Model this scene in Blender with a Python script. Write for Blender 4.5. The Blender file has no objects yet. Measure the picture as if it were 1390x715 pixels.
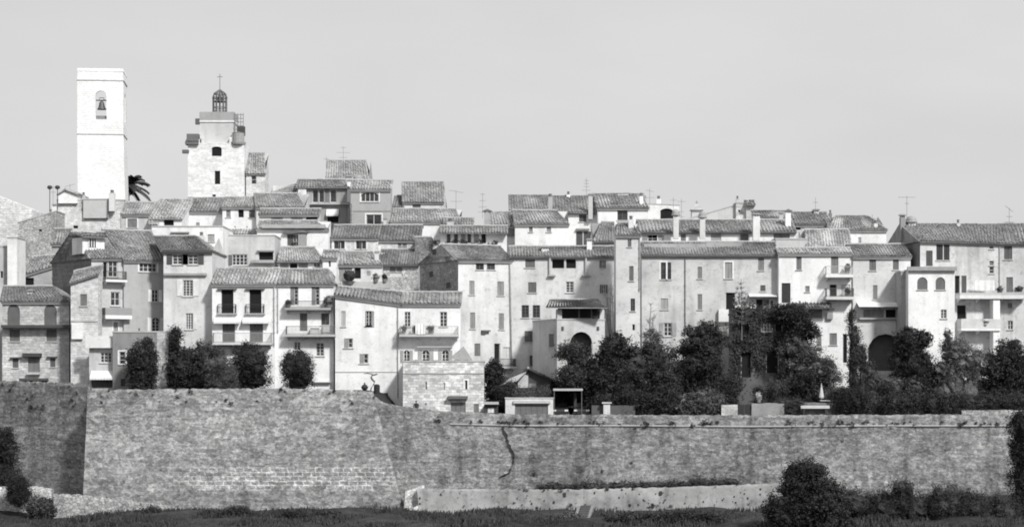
import bpy, math, random
import numpy as np
R = math.radians
random.seed(7); RNG = np.random.default_rng(7)
SC = bpy.context.scene; COL = SC.collection

# ------------------------------------------------------------------ camera, sky, sun, exposure
F, HZ, CX = 2800.0, 510.0, 695.0          # focal length and principal point, in pixels of the 1390 x 715 photograph
cam_d = bpy.data.cameras.new('camera'); cam = bpy.data.objects.new('camera', cam_d); COL.objects.link(cam)
cam_d.sensor_fit = 'HORIZONTAL'; cam_d.sensor_width = 36.0
cam_d.lens = 36.0 * F / 1390.0
cam_d.shift_y = (HZ - 357.5) / 1390.0
cam_d.clip_start = 0.5; cam_d.clip_end = 6000
cam.location = (0, 0, 0); cam.rotation_euler = (R(90), 0, 0)
SC.camera = cam
SUN_EL, SUN_AZ = 40.0, 34.0               # azimuth: degrees to the right of straight behind the camera
sd = (math.sin(R(SUN_AZ)) * math.cos(R(SUN_EL)), -math.cos(R(SUN_AZ)) * math.cos(R(SUN_EL)), math.sin(R(SUN_EL)))
wd = bpy.data.worlds.new('World'); SC.world = wd; wd.use_nodes = True
nt = wd.node_tree; nt.nodes.clear()
w_out = nt.nodes.new('ShaderNodeOutputWorld'); w_bg = nt.nodes.new('ShaderNodeBackground')
w_sky = nt.nodes.new('ShaderNodeTexSky'); w_sky.sky_type = 'NISHITA'; w_sky.sun_disc = False
w_sky.sun_elevation = R(SUN_EL); w_sky.sun_rotation = math.atan2(sd[0], sd[1]); w_sky.dust_density = 4.0
w_bw = nt.nodes.new('ShaderNodeRGBToBW')
w_mix = nt.nodes.new('ShaderNodeMixRGB'); w_mix.inputs[0].default_value = 0.86   # a veiled, even sky in a black-and-white picture
w_tc = nt.nodes.new('ShaderNodeTexCoord'); w_mp = nt.nodes.new('ShaderNodeMapping'); w_mp.inputs['Scale'].default_value = (5, 5, 14)
w_n = nt.nodes.new('ShaderNodeTexNoise'); w_n.inputs['Scale'].default_value = 1.0; w_n.inputs['Detail'].default_value = 4
w_mr = nt.nodes.new('ShaderNodeMapRange'); w_mr.inputs[1].default_value = .3; w_mr.inputs[2].default_value = .7
w_mr.inputs[3].default_value = 5.9; w_mr.inputs[4].default_value = 6.55
nt.links.new(w_tc.outputs['Generated'], w_mp.inputs[0]); nt.links.new(w_mp.outputs[0], w_n.inputs['Vector'])
nt.links.new(w_n.outputs[0], w_mr.inputs[0])
nt.links.new(w_sky.outputs[0], w_bw.inputs[0]); nt.links.new(w_bw.outputs[0], w_mix.inputs[1]); nt.links.new(w_mr.outputs[0], w_mix.inputs[2])
nt.links.new(w_mix.outputs[0], w_bg.inputs[0]); w_bg.inputs[1].default_value = 0.1
nt.links.new(w_bg.outputs[0], w_out.inputs[0])
sun_d = bpy.data.lights.new('sun', 'SUN'); sun_d.energy = 3.6; sun_d.angle = R(6); sun_d.color = (1, .995, .985)
sun = bpy.data.objects.new('sun', sun_d); COL.objects.link(sun)
sun.rotation_euler = (R(90 - SUN_EL), 0, R(SUN_AZ))
SC.view_settings.view_transform = 'Standard'; SC.view_settings.look = 'None'
SC.view_settings.exposure = 0.27; SC.view_settings.gamma = 1.0; SC.view_settings.use_curve_mapping = False

SC.cycles.filter_width = 1.9               # the photograph is soft

# ------------------------------------------------------------------ helpers
def P(px, py, Y): return np.array(((px - CX) / F * Y, Y, (HZ - py) / F * Y))
def XP(px, Y): return (px - CX) / F * Y
def smooth(a, b, t):
    t = min(1, max(0, (t - a) / (b - a))); return t * t * (3 - 2 * t)
def lerp(a, b, t): return a + (b - a) * t
def interp(x, pts): return float(np.interp(x, [p[0] for p in pts], [p[1] for p in pts]))

class MB:
    def __init__(s): s.v = []; s.f = []
    def add(s, vs, fs):
        b = len(s.v); s.v.extend([tuple(map(float, q)) for q in vs]); s.f.extend([tuple(i + b for i in q) for q in fs])
    def quad(s, a, b, c, d): s.add([a, b, c, d], [(0, 1, 2, 3)])
    def poly(s, pts): s.add(pts, [tuple(range(len(pts)))])
    def hexa(s, lo, hi):                    # two matching rings
        n = len(lo)
        s.add(list(lo) + list(hi), [tuple(range(n))[::-1], tuple(range(n, 2 * n))] + [(i, (i + 1) % n, n + (i + 1) % n, n + i) for i in range(n)])
    def box(s, c, sx, sy, sz, u=(1, 0)):    # c = centre of the base; u = plan direction of sx
        c = np.array(c, float); u3 = np.array((u[0], u[1], 0.)); w3 = np.array((-u[1], u[0], 0.))
        ring = [c + u3 * a * sx / 2 + w3 * b * sy / 2 for a, b in ((-1, -1), (1, -1), (1, 1), (-1, 1))]
        s.hexa(ring, [q + np.array((0, 0, sz)) for q in ring])
    def tube(s, pts, r, k=6):
        pts = [np.array(p, float) for p in pts]; rs = r if hasattr(r, '__len__') else [r] * len(pts)
        rings = []
        for i, p in enumerate(pts):
            t = pts[min(i + 1, len(pts) - 1)] - pts[max(i - 1, 0)]; t = t / (np.linalg.norm(t) + 1e-9)
            a = np.cross(t, (0, 0, 1.) if abs(t[2]) < .9 else (1., 0, 0)); a /= np.linalg.norm(a); b = np.cross(t, a)
            rings.append([p + rs[i] * (math.cos(q) * a + math.sin(q) * b) for q in np.arange(k) * 2 * math.pi / k])
        vs = [q for r_ in rings for q in r_]; fs = []
        for i in range(len(rings) - 1):
            for j in range(k): fs.append((i * k + j, i * k + (j + 1) % k, (i + 1) * k + (j + 1) % k, (i + 1) * k + j))
        fs += [tuple(range(k))[::-1], tuple(range((len(rings) - 1) * k, len(rings) * k))]
        s.add(vs, fs)
    def lathe(s, c, prof, k=14):            # prof: (radius, z)
        c = np.array(c, float); vs = []; fs = []
        for r, z in prof:
            for j in range(k):
                a = 2 * math.pi * j / k; vs.append(c + np.array((r * math.cos(a), r * math.sin(a), z)))
        for i in range(len(prof) - 1):
            for j in range(k): fs.append((i * k + j, i * k + (j + 1) % k, (i + 1) * k + (j + 1) % k, (i + 1) * k + j))
        fs += [tuple(range(k))[::-1], tuple(range((len(prof) - 1) * k, len(prof) * k))]
        s.add(vs, fs)
    def blob(s, c, r, rows=7, k=10, jit=.12):
        c = np.array(c, float); vs = []; fs = []
        for i in range(rows + 1):
            th = math.pi * i / rows
            for j in range(k):
                ph = 2 * math.pi * j / k; q = 1 + random.uniform(-jit, jit)
                vs.append(c + q * np.array((r[0] * math.sin(th) * math.cos(ph), r[1] * math.sin(th) * math.sin(ph), r[2] * math.cos(th))))
        for i in range(rows):
            for j in range(k): fs.append((i * k + j, i * k + (j + 1) % k, (i + 1) * k + (j + 1) % k, (i + 1) * k + j))
        s.add(vs, fs)
    def build(s, name, mat, parent=None, org=None, smooth=False):
        if not s.v: return None
        me = bpy.data.meshes.new(name)
        v = np.array(s.v)
        if org is not None: v = v - np.array(org)
        me.from_pydata(v.tolist(), [], s.f); me.materials.append(mat)
        if smooth: me.polygons.foreach_set('use_smooth', [True] * len(me.polygons))
        o = bpy.data.objects.new(name, me); COL.objects.link(o)
        if parent is not None: o.parent = parent
        return o

def tag(o, label=None, cat=None, group=None, kind=None):
    if label: o['label'] = label
    if cat: o['category'] = cat
    if group: o['group'] = group
    if kind: o['kind'] = kind
    return o
def root(name, loc, label, cat, group=None):
    o = bpy.data.objects.new(name, None); COL.objects.link(o); o.location = loc; o.empty_display_size = .3
    return tag(o, label, cat, group)
def copy_tree(o, parent=None):
    c = o.copy(); COL.objects.link(c); c.parent = parent
    for ch in [q for q in o.children]: copy_tree(ch, c)
    return c

# ------------------------------------------------------------------ materials (the photograph is black and white: neutral greys)
MATS = {}
class NT:
    def __init__(s, name, rough=.85, spec=.25):
        s.m = bpy.data.materials.new(name); s.m.use_nodes = True; s.n = s.m.node_tree
        s.b = s.n.nodes['Principled BSDF']; s.b.inputs['Roughness'].default_value = rough
        s.b.inputs['Specular IOR Level'].default_value = spec
    def link(s, a, b): s.n.links.new(a, b)
    def pos(s, scale=(1, 1, 1), loc=(0, 0, 0)):
        g = s.n.nodes.new('ShaderNodeNewGeometry'); m = s.n.nodes.new('ShaderNodeMapping')
        m.inputs['Scale'].default_value = scale; m.inputs['Location'].default_value = loc
        s.link(g.outputs['Position'], m.inputs[0]); return m.outputs[0]
    def noise(s, vec, sc=1, det=4, rough=.55):
        n = s.n.nodes.new('ShaderNodeTexNoise'); n.inputs['Scale'].default_value = sc; n.inputs['Detail'].default_value = det
        n.inputs['Roughness'].default_value = rough
        if vec is not None: s.link(vec, n.inputs['Vector'])
        return n.outputs[0]
    def rng(s, x, a, b, c, d):
        n = s.n.nodes.new('ShaderNodeMapRange')
        for i, q in enumerate((a, b, c, d)): n.inputs[i + 1].default_value = q
        s.link(x, n.inputs[0]); return n.outputs[0]
    def math(s, op, a, b):
        n = s.n.nodes.new('ShaderNodeMath'); n.operation = op
        for i, q in enumerate((a, b)):
            if isinstance(q, (int, float)): n.inputs[i].default_value = q
            else: s.link(q, n.inputs[i])
        return n.outputs[0]
    def mul(s, *xs):
        r = xs[0]
        for x in xs[1:]: r = s.math('MULTIPLY', r, x)
        return r
    def wallvec(s, scale=1, z=1):            # (x + y, z) on any upright wall
        g = s.n.nodes.new('ShaderNodeNewGeometry'); sp = s.n.nodes.new('ShaderNodeSeparateXYZ'); cb = s.n.nodes.new('ShaderNodeCombineXYZ')
        s.link(g.outputs['Position'], sp.inputs[0])
        s.link(s.mul(s.math('ADD', sp.outputs[0], s.mul(sp.outputs[1], .83)), scale), cb.inputs[0]); s.link(s.mul(sp.outputs[2], scale * z), cb.inputs[1])
        return cb.outputs[0], sp
    def color(s, x):
        s.link(x, s.b.inputs['Base Color'])
    def bump(s, h, dist=.02, st=.6):
        n = s.n.nodes.new('ShaderNodeBump'); n.inputs['Distance'].default_value = dist; n.inputs['Strength'].default_value = st
        s.link(h, n.inputs['Height']); s.link(n.outputs[0], s.b.inputs['Normal'])
def cached(fn):
    def g(*a):
        k = (fn.__name__,) + a
        if k not in MATS: MATS[k] = fn(*a)
        return MATS[k]
    return g
@cached
def plaster(v, dirt=1.0):
    t = NT('plaster'); s = random.uniform(0, 50)
    big = t.rng(t.noise(t.pos((.22, .22, .3), (s, s, 0)), 1, 5, .6), .3, .72, 1 - .2 * dirt, 1.06)
    streak = t.rng(t.noise(t.pos((.8, .8, .1), (s, 3, 0)), 1, 4, .6), .5, .75, 1.0, 1 - .2 * dirt)
    blot = t.rng(t.noise(t.pos((1.5, 1.5, 1.8), (0, s, 0)), 1, 9, .8), .53, .68, 1.0, 1 - .26 * dirt)
    fine = t.noise(t.pos((6, 6, 6)), 1, 4, .7)
    t.color(t.mul(big, streak, blot, t.rng(fine, .3, .7, .9, 1.07), v)); t.bump(fine, .015, .5); return t.m
def stone_nodes(t, v, bw, bh, contrast, mort):
    vec, sp = t.wallvec()
    dn = t.n.nodes.new('ShaderNodeTexNoise'); dn.inputs['Scale'].default_value = 1.6; dn.inputs['Detail'].default_value = 3; t.link(vec, dn.inputs['Vector'])
    ad = t.n.nodes.new('ShaderNodeMixRGB'); ad.blend_type = 'LINEAR_LIGHT'; ad.inputs[0].default_value = .13
    t.link(vec, ad.inputs[1]); t.link(dn.outputs[1], ad.inputs[2])
    b = t.n.nodes.new('ShaderNodeTexBrick'); b.inputs['Scale'].default_value = 1; b.inputs['Brick Width'].default_value = bw; b.inputs['Row Height'].default_value = bh
    b.inputs['Mortar Size'].default_value = .02; b.inputs['Mortar Smooth'].default_value = .4; b.inputs['Bias'].default_value = 0
    b.inputs['Color1'].default_value = (1 + contrast,) * 3 + (1,); b.inputs['Color2'].default_value = (1 - contrast,) * 3 + (1,); b.inputs['Mortar'].default_value = (mort,) * 3 + (1,)
    t.link(ad.outputs[0], b.inputs['Vector'])
    return b, sp
@cached
def stone(v, contrast=.22, mort=.8, bw=.5, bh=.24, amp=1.0):
    t = NT('stone_masonry'); b, sp = stone_nodes(t, v, bw, bh, contrast, mort)
    big = t.rng(t.noise(t.pos((.3, .3, .4)), 1, 5, .65), .3, .7, 1 - .28 * amp, 1 + .18 * amp)
    mid = t.rng(t.noise(t.pos((2.2, 2.2, 3)), 1, 5, .7), .3, .7, 1 - .3 * amp, 1 + .25 * amp)
    t.color(t.mul(b.outputs[0], big, mid, v)); t.bump(t.math('SUBTRACT', mid, t.mul(b.outputs[1], .5)), .05, .8); return t.m
@cached
def rubble(v):
    t = NT('rubble_stone'); vec = t.pos((1, 1, 1.35))
    vo = t.n.nodes.new('ShaderNodeTexVoronoi'); vo.inputs['Scale'].default_value = 2.7; t.link(vec, vo.inputs['Vector'])
    ve = t.n.nodes.new('ShaderNodeTexVoronoi'); ve.feature = 'DISTANCE_TO_EDGE'; ve.inputs['Scale'].default_value = 2.7; t.link(vec, ve.inputs['Vector'])
    bw = t.n.nodes.new('ShaderNodeRGBToBW'); t.link(vo.outputs['Color'], bw.inputs[0])
    cell = t.rng(bw.outputs[0], 0.2, .8, .75, 1.2); edge = t.rng(ve.outputs['Distance'], 0, .09, .42, 1.0)
    big = t.rng(t.noise(t.pos((.35, .35, .35)), 1, 5, .65), .3, .7, .6, 1.2)
    t.color(t.mul(cell, edge, big, v)); t.bump(edge, .06, .9); return t.m
@cached
def rampart_mat(v, streakiness):
    t = NT('rampart_stone', .9, .1); b, sp = stone_nodes(t, v, .62, .27, .2, .9)
    x, z = sp.outputs[0], sp.outputs[2]
    cells = []
    for sc, zs in ((1.7, 1.5), (3.6, 1.5)):                                                      # rubble stones of two sizes
        vo = t.n.nodes.new('ShaderNodeTexVoronoi'); vo.inputs['Scale'].default_value = sc; t.link(t.pos((1, .3, zs)), vo.inputs['Vector'])
        bw = t.n.nodes.new('ShaderNodeRGBToBW'); t.link(vo.outputs['Color'], bw.inputs[0]); cells.append(t.rng(bw.outputs[0], .2, .8, .78, 1.24))
    patch = t.rng(t.noise(t.pos((.22, .22, .5)), 1, 6, .65), .38, .6, .35, 1.1)                       # courses laid bare only here and there
    low = t.mul(t.rng(z, -11.0, -10.7, 0, 1), t.rng(z, -9.0, -8.4, 1, 0), t.rng(x, -36, -26, 0, 1), t.rng(x, -13, -10, 1, 0))   # repointed courses low on the bastion
    b2 = t.n.nodes.new('ShaderNodeTexBrick'); b2.inputs['Scale'].default_value = 1; b2.inputs['Brick Width'].default_value = .85; b2.inputs['Row Height'].default_value = .42
    b2.inputs['Mortar Size'].default_value = .06; b2.inputs['Mortar Smooth'].default_value = .5; t.link(b.inputs['Vector'].links[0].from_socket, b2.inputs['Vector'])
    joint = t.mul(b2.outputs[1], low, t.rng(t.noise(t.pos((.6, .6, 1.0), (5, 5, 5)), 1, 4, .7), .4, .5, .35, 1.1))
    brick = t.math('ADD', t.mul(t.math('SUBTRACT', b.outputs[0], 1.0), patch), t.math('ADD', 1.0, t.mul(joint, .95)))
    big = t.rng(t.noise(t.pos((.12, .12, .22), (4, 0, 0)), 1, 5, .55), .3, .7, .76, 1.2)
    mid = t.rng(t.noise(t.pos((1.2, 1.2, 1.5)), 1, 8, .78), .3, .7, .88, 1.12)
    fine = t.noise(t.pos((4.5, 4.5, 7)), 1, 8, .8)
    st = t.rng(t.noise(t.pos((.55, .55, .05), (9, 0, 0)), 1, 7, .68), .5, .72, 1.0, 1 - .34 * streakiness)
    st2 = t.rng(t.noise(t.pos((.8, .8, .1), (1, 7, 0)), 1, 6, .7), .58, .75, 1.0, 1 + .3 * streakiness)
    spot = t.rng(t.noise(t.pos((2.6, 2.6, 3.4), (3, 0, 5)), 1, 5, .7), .66, .76, 1.0, .5)
    pale = t.rng(t.noise(t.pos((2.0, 2.0, 3.6), (23, 2, 5)), 1, 6, .75), .62, .76, 1.0, 1.35)
    course = t.rng(t.noise(t.pos((.3, .3, 4.2), (0, 2, 0)), 1, 4, .65), .35, .65, .82, 1.15)
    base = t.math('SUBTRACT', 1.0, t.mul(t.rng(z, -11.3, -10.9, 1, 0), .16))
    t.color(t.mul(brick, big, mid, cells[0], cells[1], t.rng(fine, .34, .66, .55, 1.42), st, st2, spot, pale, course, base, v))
    t.bump(t.math('ADD', t.math('ADD', fine, t.mul(mid, .9)), t.mul(cells[1], .6)), .1, 1.0); return t.m
@cached
def tile(v):
    t = NT('clay_tile', .9, .1)
    uv = t.n.nodes.new('ShaderNodeUVMap'); fl = t.n.nodes.new('ShaderNodeVectorMath'); fl.operation = 'FLOOR'; t.link(uv.outputs[0], fl.inputs[0])
    wn = t.n.nodes.new('ShaderNodeTexWhiteNoise'); wn.noise_dimensions = '2D'; t.link(fl.outputs[0], wn.inputs['Vector'])
    per = t.rng(wn.outputs['Value'], 0, 1, .74, 1.24)
    big = t.rng(t.noise(t.pos((.5, .5, .5)), 1, 5, .65), .32, .7, .7, 1.3)
    fine = t.noise(t.pos((7, 7, 7)), 1, 4, .7)
    t.color(t.mul(per, big, t.rng(fine, .3, .7, .75, 1.25), v * 1.45)); t.bump(fine, .01, .4); return t.m
@cached
def flat(v, rough=.7, spec=.25):
    t = NT('painted_surface', rough, spec); n = t.noise(t.pos((1.5, 1.5, 2.5)), 1, 5, .65)
    t.color(t.mul(t.rng(n, .3, .7, .82, 1.12), v)); return t.m
@cached
def louvre(v):
    t = NT('louvred_wood', .7, .2); w = t.n.nodes.new('ShaderNodeTexWave'); w.wave_type = 'BANDS'; w.bands_direction = 'Z'; w.inputs['Scale'].default_value = 3.2
    t.link(t.pos(), w.inputs['Vector'])
    n = t.noise(t.pos((2, 2, 1)), 1, 4, .6); t.color(t.mul(t.rng(n, .3, .7, .82, 1.15), v)); t.bump(w.outputs['Fac'], .03, .8); return t.m
@cached
def glass():
    t = NT('window_glass', .12, .5); n = t.noise(t.pos((.9, .9, .9)), 1, 2, .5); t.color(t.rng(n, .35, .65, .012, .05)); return t.m
@cached
def leaf(v):
    t = NT('foliage_%03d' % int(v * 1000), .75, .1)
    g = t.noise(t.pos((.9, .9, .9)), 1, 4, .6); h = t.noise(t.pos((9, 9, 9)), 1, 2, .5)
    t.color(t.mul(t.rng(g, .3, .7, .5, 1.7), t.rng(h, .3, .7, .5, 1.7), v * 1.35)); return t.m
@cached
def bark(): return flat(.06, .9, .1)
@cached
def soil():
    t = NT('soil_and_turf', .95, .05); a = t.noise(t.pos((.12, .12, .12)), 1, 6, .65); b = t.noise(t.pos((1.2, 1.2, 1.2)), 1, 6, .7)
    t.color(t.mul(t.rng(a, .3, .7, .6, 1.6), t.rng(b, .3, .7, .55, 1.5), .038)); t.bump(b, .15, .8); return t.m
WHITE, CREAM, GREY, IRON = flat(.72), flat(.55), flat(.25), flat(.04, .6)
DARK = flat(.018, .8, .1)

# ------------------------------------------------------------------ terrain
def y_wall(x):                                     # plan line of the rampart's crest
    return interp(x, [(-70, 228), (-55.5, 215.2), (-52.5, 212.2), (-46.9, 208.6), (-41.9, 204.9), (-41.7, 200.2), (-13.5, 200.2), (-13.0, 201.2), (-5, 200.6), (30, 199.5), (60, 199.0), (80, 199)])
def z_terr(x): return interp(x, [(-13.2, -1.75), (-11.2, -4.2), (80, -4.25)])
def T(x, y):                                       # ground behind the rampart
    b = z_terr(x) + .03 * max(0, min(20, y - 204)) * (1 if x < -14 else .5)
    top = interp(x, [(-200, 2), (-75, 14), (-45, 21), (0, 18), (45, 13), (90, 8), (200, -6)])
    h = b + (top - b) * smooth(232, 292, y)
    return h - smooth(330, 700, y) * 40
def ground():
    xs = sorted(set([-2500, -1400, -700, -400, -250, -180, -140, -110, -90] + list(np.arange(-76, 77, 1.0)) + [90, 110, 140, 180, 250, 400, 700, 1400, 2500]))
    rows = []
    lowY = [-400, -150, -60, -25, -8, 0, 8, 20, 45, 80, 120, 150, 166, 174, 178, 182, 186, 190, 193, 195]
    for y in lowY:
        def z(x, y=y):
            if y <= 20: return interp(y, [(-400, 6), (-60, 1), (0, -1.65), (20, -4)])
            k = interp(y, [(20, -4), (45, -11), (80, -19), (120, -22), (150, -18.5), (166, -15.2), (174, -14.1), (186, -13.1), (195, -12.65)])
            bump_ = .22 * math.sin(x * .37 + y * .2) + .16 * math.sin(x * .91 - y * .5)
            return k + (bump_ if y > 150 else 0) + interp(x, [(-60, -1.2), (-44, -1.0), (-34, -.2), (20, 0), (60, .9)]) * smooth(150, 190, y)
        rows.append((lambda x, y=y: y, z))
    rows.append((lambda x: y_wall(x) - .4 if x < -41.8 else y_wall(x) - 1.0, lambda x: -12.6 + interp(x, [(-42, .5), (-41, -.3), (20, .3), (60, 1.8)])))
    rows.append((lambda x: y_wall(x) + .5, lambda x: -12.6 + interp(x, [(-42, .5), (-41, -.3), (20, .3), (60, 1.8)])))
    rows.append((lambda x: y_wall(x) + .9, lambda x: z_terr(x)))
    for y in (205.5, 208, 212, 216, 221, 226, 232, 238, 244, 250, 256, 262, 268, 276, 286, 296, 310, 330, 380, 460, 600, 900, 1500, 2500):
        rows.append((lambda x, y=y: max(y, y_wall(x) + 1.0 + (y - 205) * .05), lambda x, y=y: T(x, max(y, y_wall(x) + 1))))
    v = [(x, fy(x), fz(x)) for fy, fz in rows for x in xs]; n = len(xs)
    f = [(i * n + j, i * n + j + 1, (i + 1) * n + j + 1, (i + 1) * n + j) for i in range(len(rows) - 1) for j in range(n - 1)]
    mb = MB(); mb.add(v, f); o = mb.build('ground', soil()); tag(o, 'dark turf slope below the ramparts and the hill under the town', 'ground', kind='structure')
ground()

# ------------------------------------------------------------------ building kit
def wall_face(mb, p0, d, n, L, zb, z0, z1, ops, peak=None, rec=.22):
    p0 = np.array(p0[:2], float)
    def pt(s, z, i=0.): q = p0 + d * s - n * i; return (q[0], q[1], z)
    zt = min(z0, z1)
    good = []
    for o in ops:
        s0, s1, a, b, arch = o
        s0 = max(.05, s0); s1 = min(L - .05, s1); b = min(b, zt - .04); a = max(a, zb + .02)
        if s1 - s0 > .1 and b - a > .1: good.append((s0, s1, a, b, arch))
    S = sorted(set([0, L] + [q for o in good for q in o[:2]])); Z = sorted(set([zb, zt] + [q for o in good for q in o[2:4]]))
    for i in range(len(S) - 1):
        for j in range(len(Z) - 1):
            sm, zm = (S[i] + S[i + 1]) / 2, (Z[j] + Z[j + 1]) / 2
            if any(o[0] < sm < o[1] and o[2] < zm < o[3] for o in good): continue
            mb.quad(pt(S[i], Z[j]), pt(S[i + 1], Z[j]), pt(S[i + 1], Z[j + 1]), pt(S[i], Z[j + 1]))
    top = [pt(s, zt) for s in S]
    if z1 > zt + .001: top.append(pt(L, z1))
    if peak: top.append(pt(*peak))
    if z0 > zt + .001: top.append(pt(0, z0))
    if len(top) > len(S): mb.poly(top)
    for s0, s1, a, b, arch in good:
        hw = (s1 - s0) / 2; zs = b
        if arch: zs = max(a + .1, b - (hw if arch == 1 else hw * .45))
        mb.quad(pt(s0, a), pt(s1, a), pt(s1, a, rec), pt(s0, a, rec))
        mb.quad(pt(s0, a), pt(s0, zs), pt(s0, zs, rec), pt(s0, a, rec)); mb.quad(pt(s1, a), pt(s1, zs), pt(s1, zs, rec), pt(s1, a, rec))
        if not arch: mb.quad(pt(s0, b), pt(s1, b), pt(s1, b, rec), pt(s0, b, rec))
        else:
            c = (s0 + s1) / 2; K = 8; cur = [(c - hw * math.cos(math.pi * k / K), zs + (b - zs) * math.sin(math.pi * k / K)) for k in range(K + 1)]
            for k in range(K):
                (sa, za), (sb, zb_) = cur[k], cur[k + 1]
                mb.quad(pt(sa, za), pt(sb, zb_), pt(sb, b), pt(sa, b)); mb.quad(pt(sa, za), pt(sb, zb_), pt(sb, zb_, rec), pt(sa, za, rec))
    return good

def tiles(name, el, er, rl, rr, mat, parent, org, pitch=.34, row=.42, ridge=True, thick=.1):
    el, er, rl, rr = [np.array(q, float) for q in (el, er, rl, rr)]
    pitch = pitch * random.uniform(.88, 1.18) if pitch < .5 else pitch; row = row * random.uniform(.9, 1.15)
    W = max(np.linalg.norm(er - el), np.linalg.norm(rr - rl)); Ls = np.linalg.norm((rl + rr - el - er) / 2)
    N = np.cross(er - el, (rl + rr - el - er)); N /= np.linalg.norm(N)
    if N[2] < 0: N = -N
    nc = max(2, int(round(W / pitch))); nr = max(2, int(round(Ls / row)))
    prof = [(0, -.01), (.1, .06), (.3, .098), (.5, .06), (.6, -.01), (.999, -.03)]
    k = len(prof)
    C, Rr = np.meshgrid(np.arange(nc), np.arange(nr)); C = C.ravel(); Rr = Rr.ravel(); nt_ = len(C)
    jh = RNG.uniform(-.012, .022, nt_); jv = RNG.uniform(-.12, .12, nt_); ju = RNG.uniform(-.1, .1, nt_)
    sag = random.uniform(.04, .12) * np.sin(C / nc * math.pi * RNG.uniform(1, 3) + RNG.uniform(0, 6))
    V = np.zeros((nt_, 2, k, 3))
    for e in (0, 1):
        for i, (t, h) in enumerate(prof):
            u = np.clip((C + t + ju * (0 < i < 5)) / nc, 0, 1); v = (Rr + e + (jv * .5 if e == 0 else .06)) / nr; v = np.clip(v, -.02, 1.0)
            base = (el[None] * (1 - u)[:, None] + er[None] * u[:, None]) * (1 - v)[:, None] + (rl[None] * (1 - u)[:, None] + rr[None] * u[:, None]) * v[:, None]
            V[:, e, i] = base + N[None] * (h + jh + sag * np.sin(v * math.pi) + (.05 if e == 0 else .0))[:, None]
    V = V.reshape(-1, 3)
    b = np.arange(nt_) * 2 * k
    Fs = np.stack([np.stack([b + i, b + i + 1, b + k + i + 1, b + k + i], 1) for i in range(k - 1)], 1).reshape(-1, 4)
    fr = np.stack([b[:, None] + np.arange(k)[None]], 1).reshape(-1, k)     # open lower end of each tile
    mb = MB(); mb.v = [tuple(q) for q in V]; mb.f = [tuple(q) for q in Fs.tolist()]
    d = N * thick
    mb.hexa([el - d, er - d, rr - d, rl - d], [el - N * .02, er - N * .02, rr - N * .02, rl - N * .02])
    if ridge:
        n_ = max(2, int(np.linalg.norm(rr - rl) / .45)); pr = [lerp(rl, rr, i / n_) + np.array((0, 0, .05 + random.uniform(-.02, .025))) for i in range(n_ + 1)]
        rd = MB(); rd.tube(pr, .13, 6); rd.build('ridge', flat(.36), parent, org)
    o = mb.build(name, mat, parent, org)
    uvl = o.data.uv_layers.new(name='UVMap'); n_l = len(o.data.loops)
    uv = np.zeros((n_l, 2)); so = random.randint(0, 5000)
    uv[:nt_ * (k - 1) * 4, 0] = np.repeat(C + so, (k - 1) * 4) + .5; uv[:nt_ * (k - 1) * 4, 1] = np.repeat(Rr, (k - 1) * 4) + .5
    # slab and ridge: one tone per face
    rest = n_l - nt_ * (k - 1) * 4
    if rest > 0: uv[nt_ * (k - 1) * 4:, 0] = so + .5 + np.arange(rest) // 4; uv[nt_ * (k - 1) * 4:, 1] = .5
    uvl.data.foreach_set('uv', uv.ravel())
    return o

class House:
    pass
STY = dict(w='casement', )
def face_of(H, which):
    if which == 'F': return H.A[:2], H.u, H.n, H.L
    if which == 'L': return H.A[:2], -H.n, -H.u, H.dep        # from the front left corner inwards
    return H.B[:2], -H.n, H.u, H.dep
def to_face(H, which, px, py):
    p0, d, n, L = face_of(H, which)
    rx = (px - CX) / F                                         # ray x = rx * y
    s = (rx * p0[1] - p0[0]) / (d[0] - rx * d[1])
    y = p0[1] + d[1] * s
    return s, y * (HZ - py) / F
def parse(win):
    out = []
    for ln in win.replace(';', '\n').split('\n'):
        q = ln.split()
        if not q: continue
        out.append((q[0], [float(z) for z in q[1:5]], q[5:]))
    return out
def rect_on(H, which, r):
    a = [to_face(H, which, r[0], (r[2] + r[3]) / 2)[0], to_face(H, which, r[1], (r[2] + r[3]) / 2)[0]]; xm = (r[0] + r[1]) / 2
    return min(a), max(a), to_face(H, which, xm, r[3])[1], to_face(H, which, xm, r[2])[1]
class Fc:                                                       # boxes and points laid out on one wall of a house
    def __init__(s, H, which): s.H = H; s.p0, s.d, s.n, s.L = face_of(H, which)
    def pt(s, a, z, i=0.): q = np.array(s.p0) + s.d * a - s.n * i; return np.array((q[0], q[1], z))
    def box(s, mb, a0, a1, z0, z1, i0, i1):                     # i: depth behind the wall plane (negative = proud of it)
        mb.hexa([s.pt(a0, z0, i0), s.pt(a1, z0, i0), s.pt(a1, z0, i1), s.pt(a0, z0, i1)], [s.pt(a0, z1, i0), s.pt(a1, z1, i0), s.pt(a1, z1, i1), s.pt(a0, z1, i1)])
def arch_panel(fc, mb, s0, s1, z0, z1, i0, i1, arch):
    hw = (s1 - s0) / 2; zs = z1 if not arch else max(z0 + .1, z1 - (hw if arch == 1 else hw * .45)); c = (s0 + s1) / 2
    pts = [(s0, z0), (s1, z0)]
    if arch: pts += [(c + hw * math.cos(math.pi * k / 8), zs + (z1 - zs) * math.sin(math.pi * k / 8)) for k in range(9)]
    else: pts += [(s1, z1), (s0, z1)]
    mb.hexa([fc.pt(a, z, i0) for a, z in pts], [fc.pt(a, z, i1) for a, z in pts])
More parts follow.
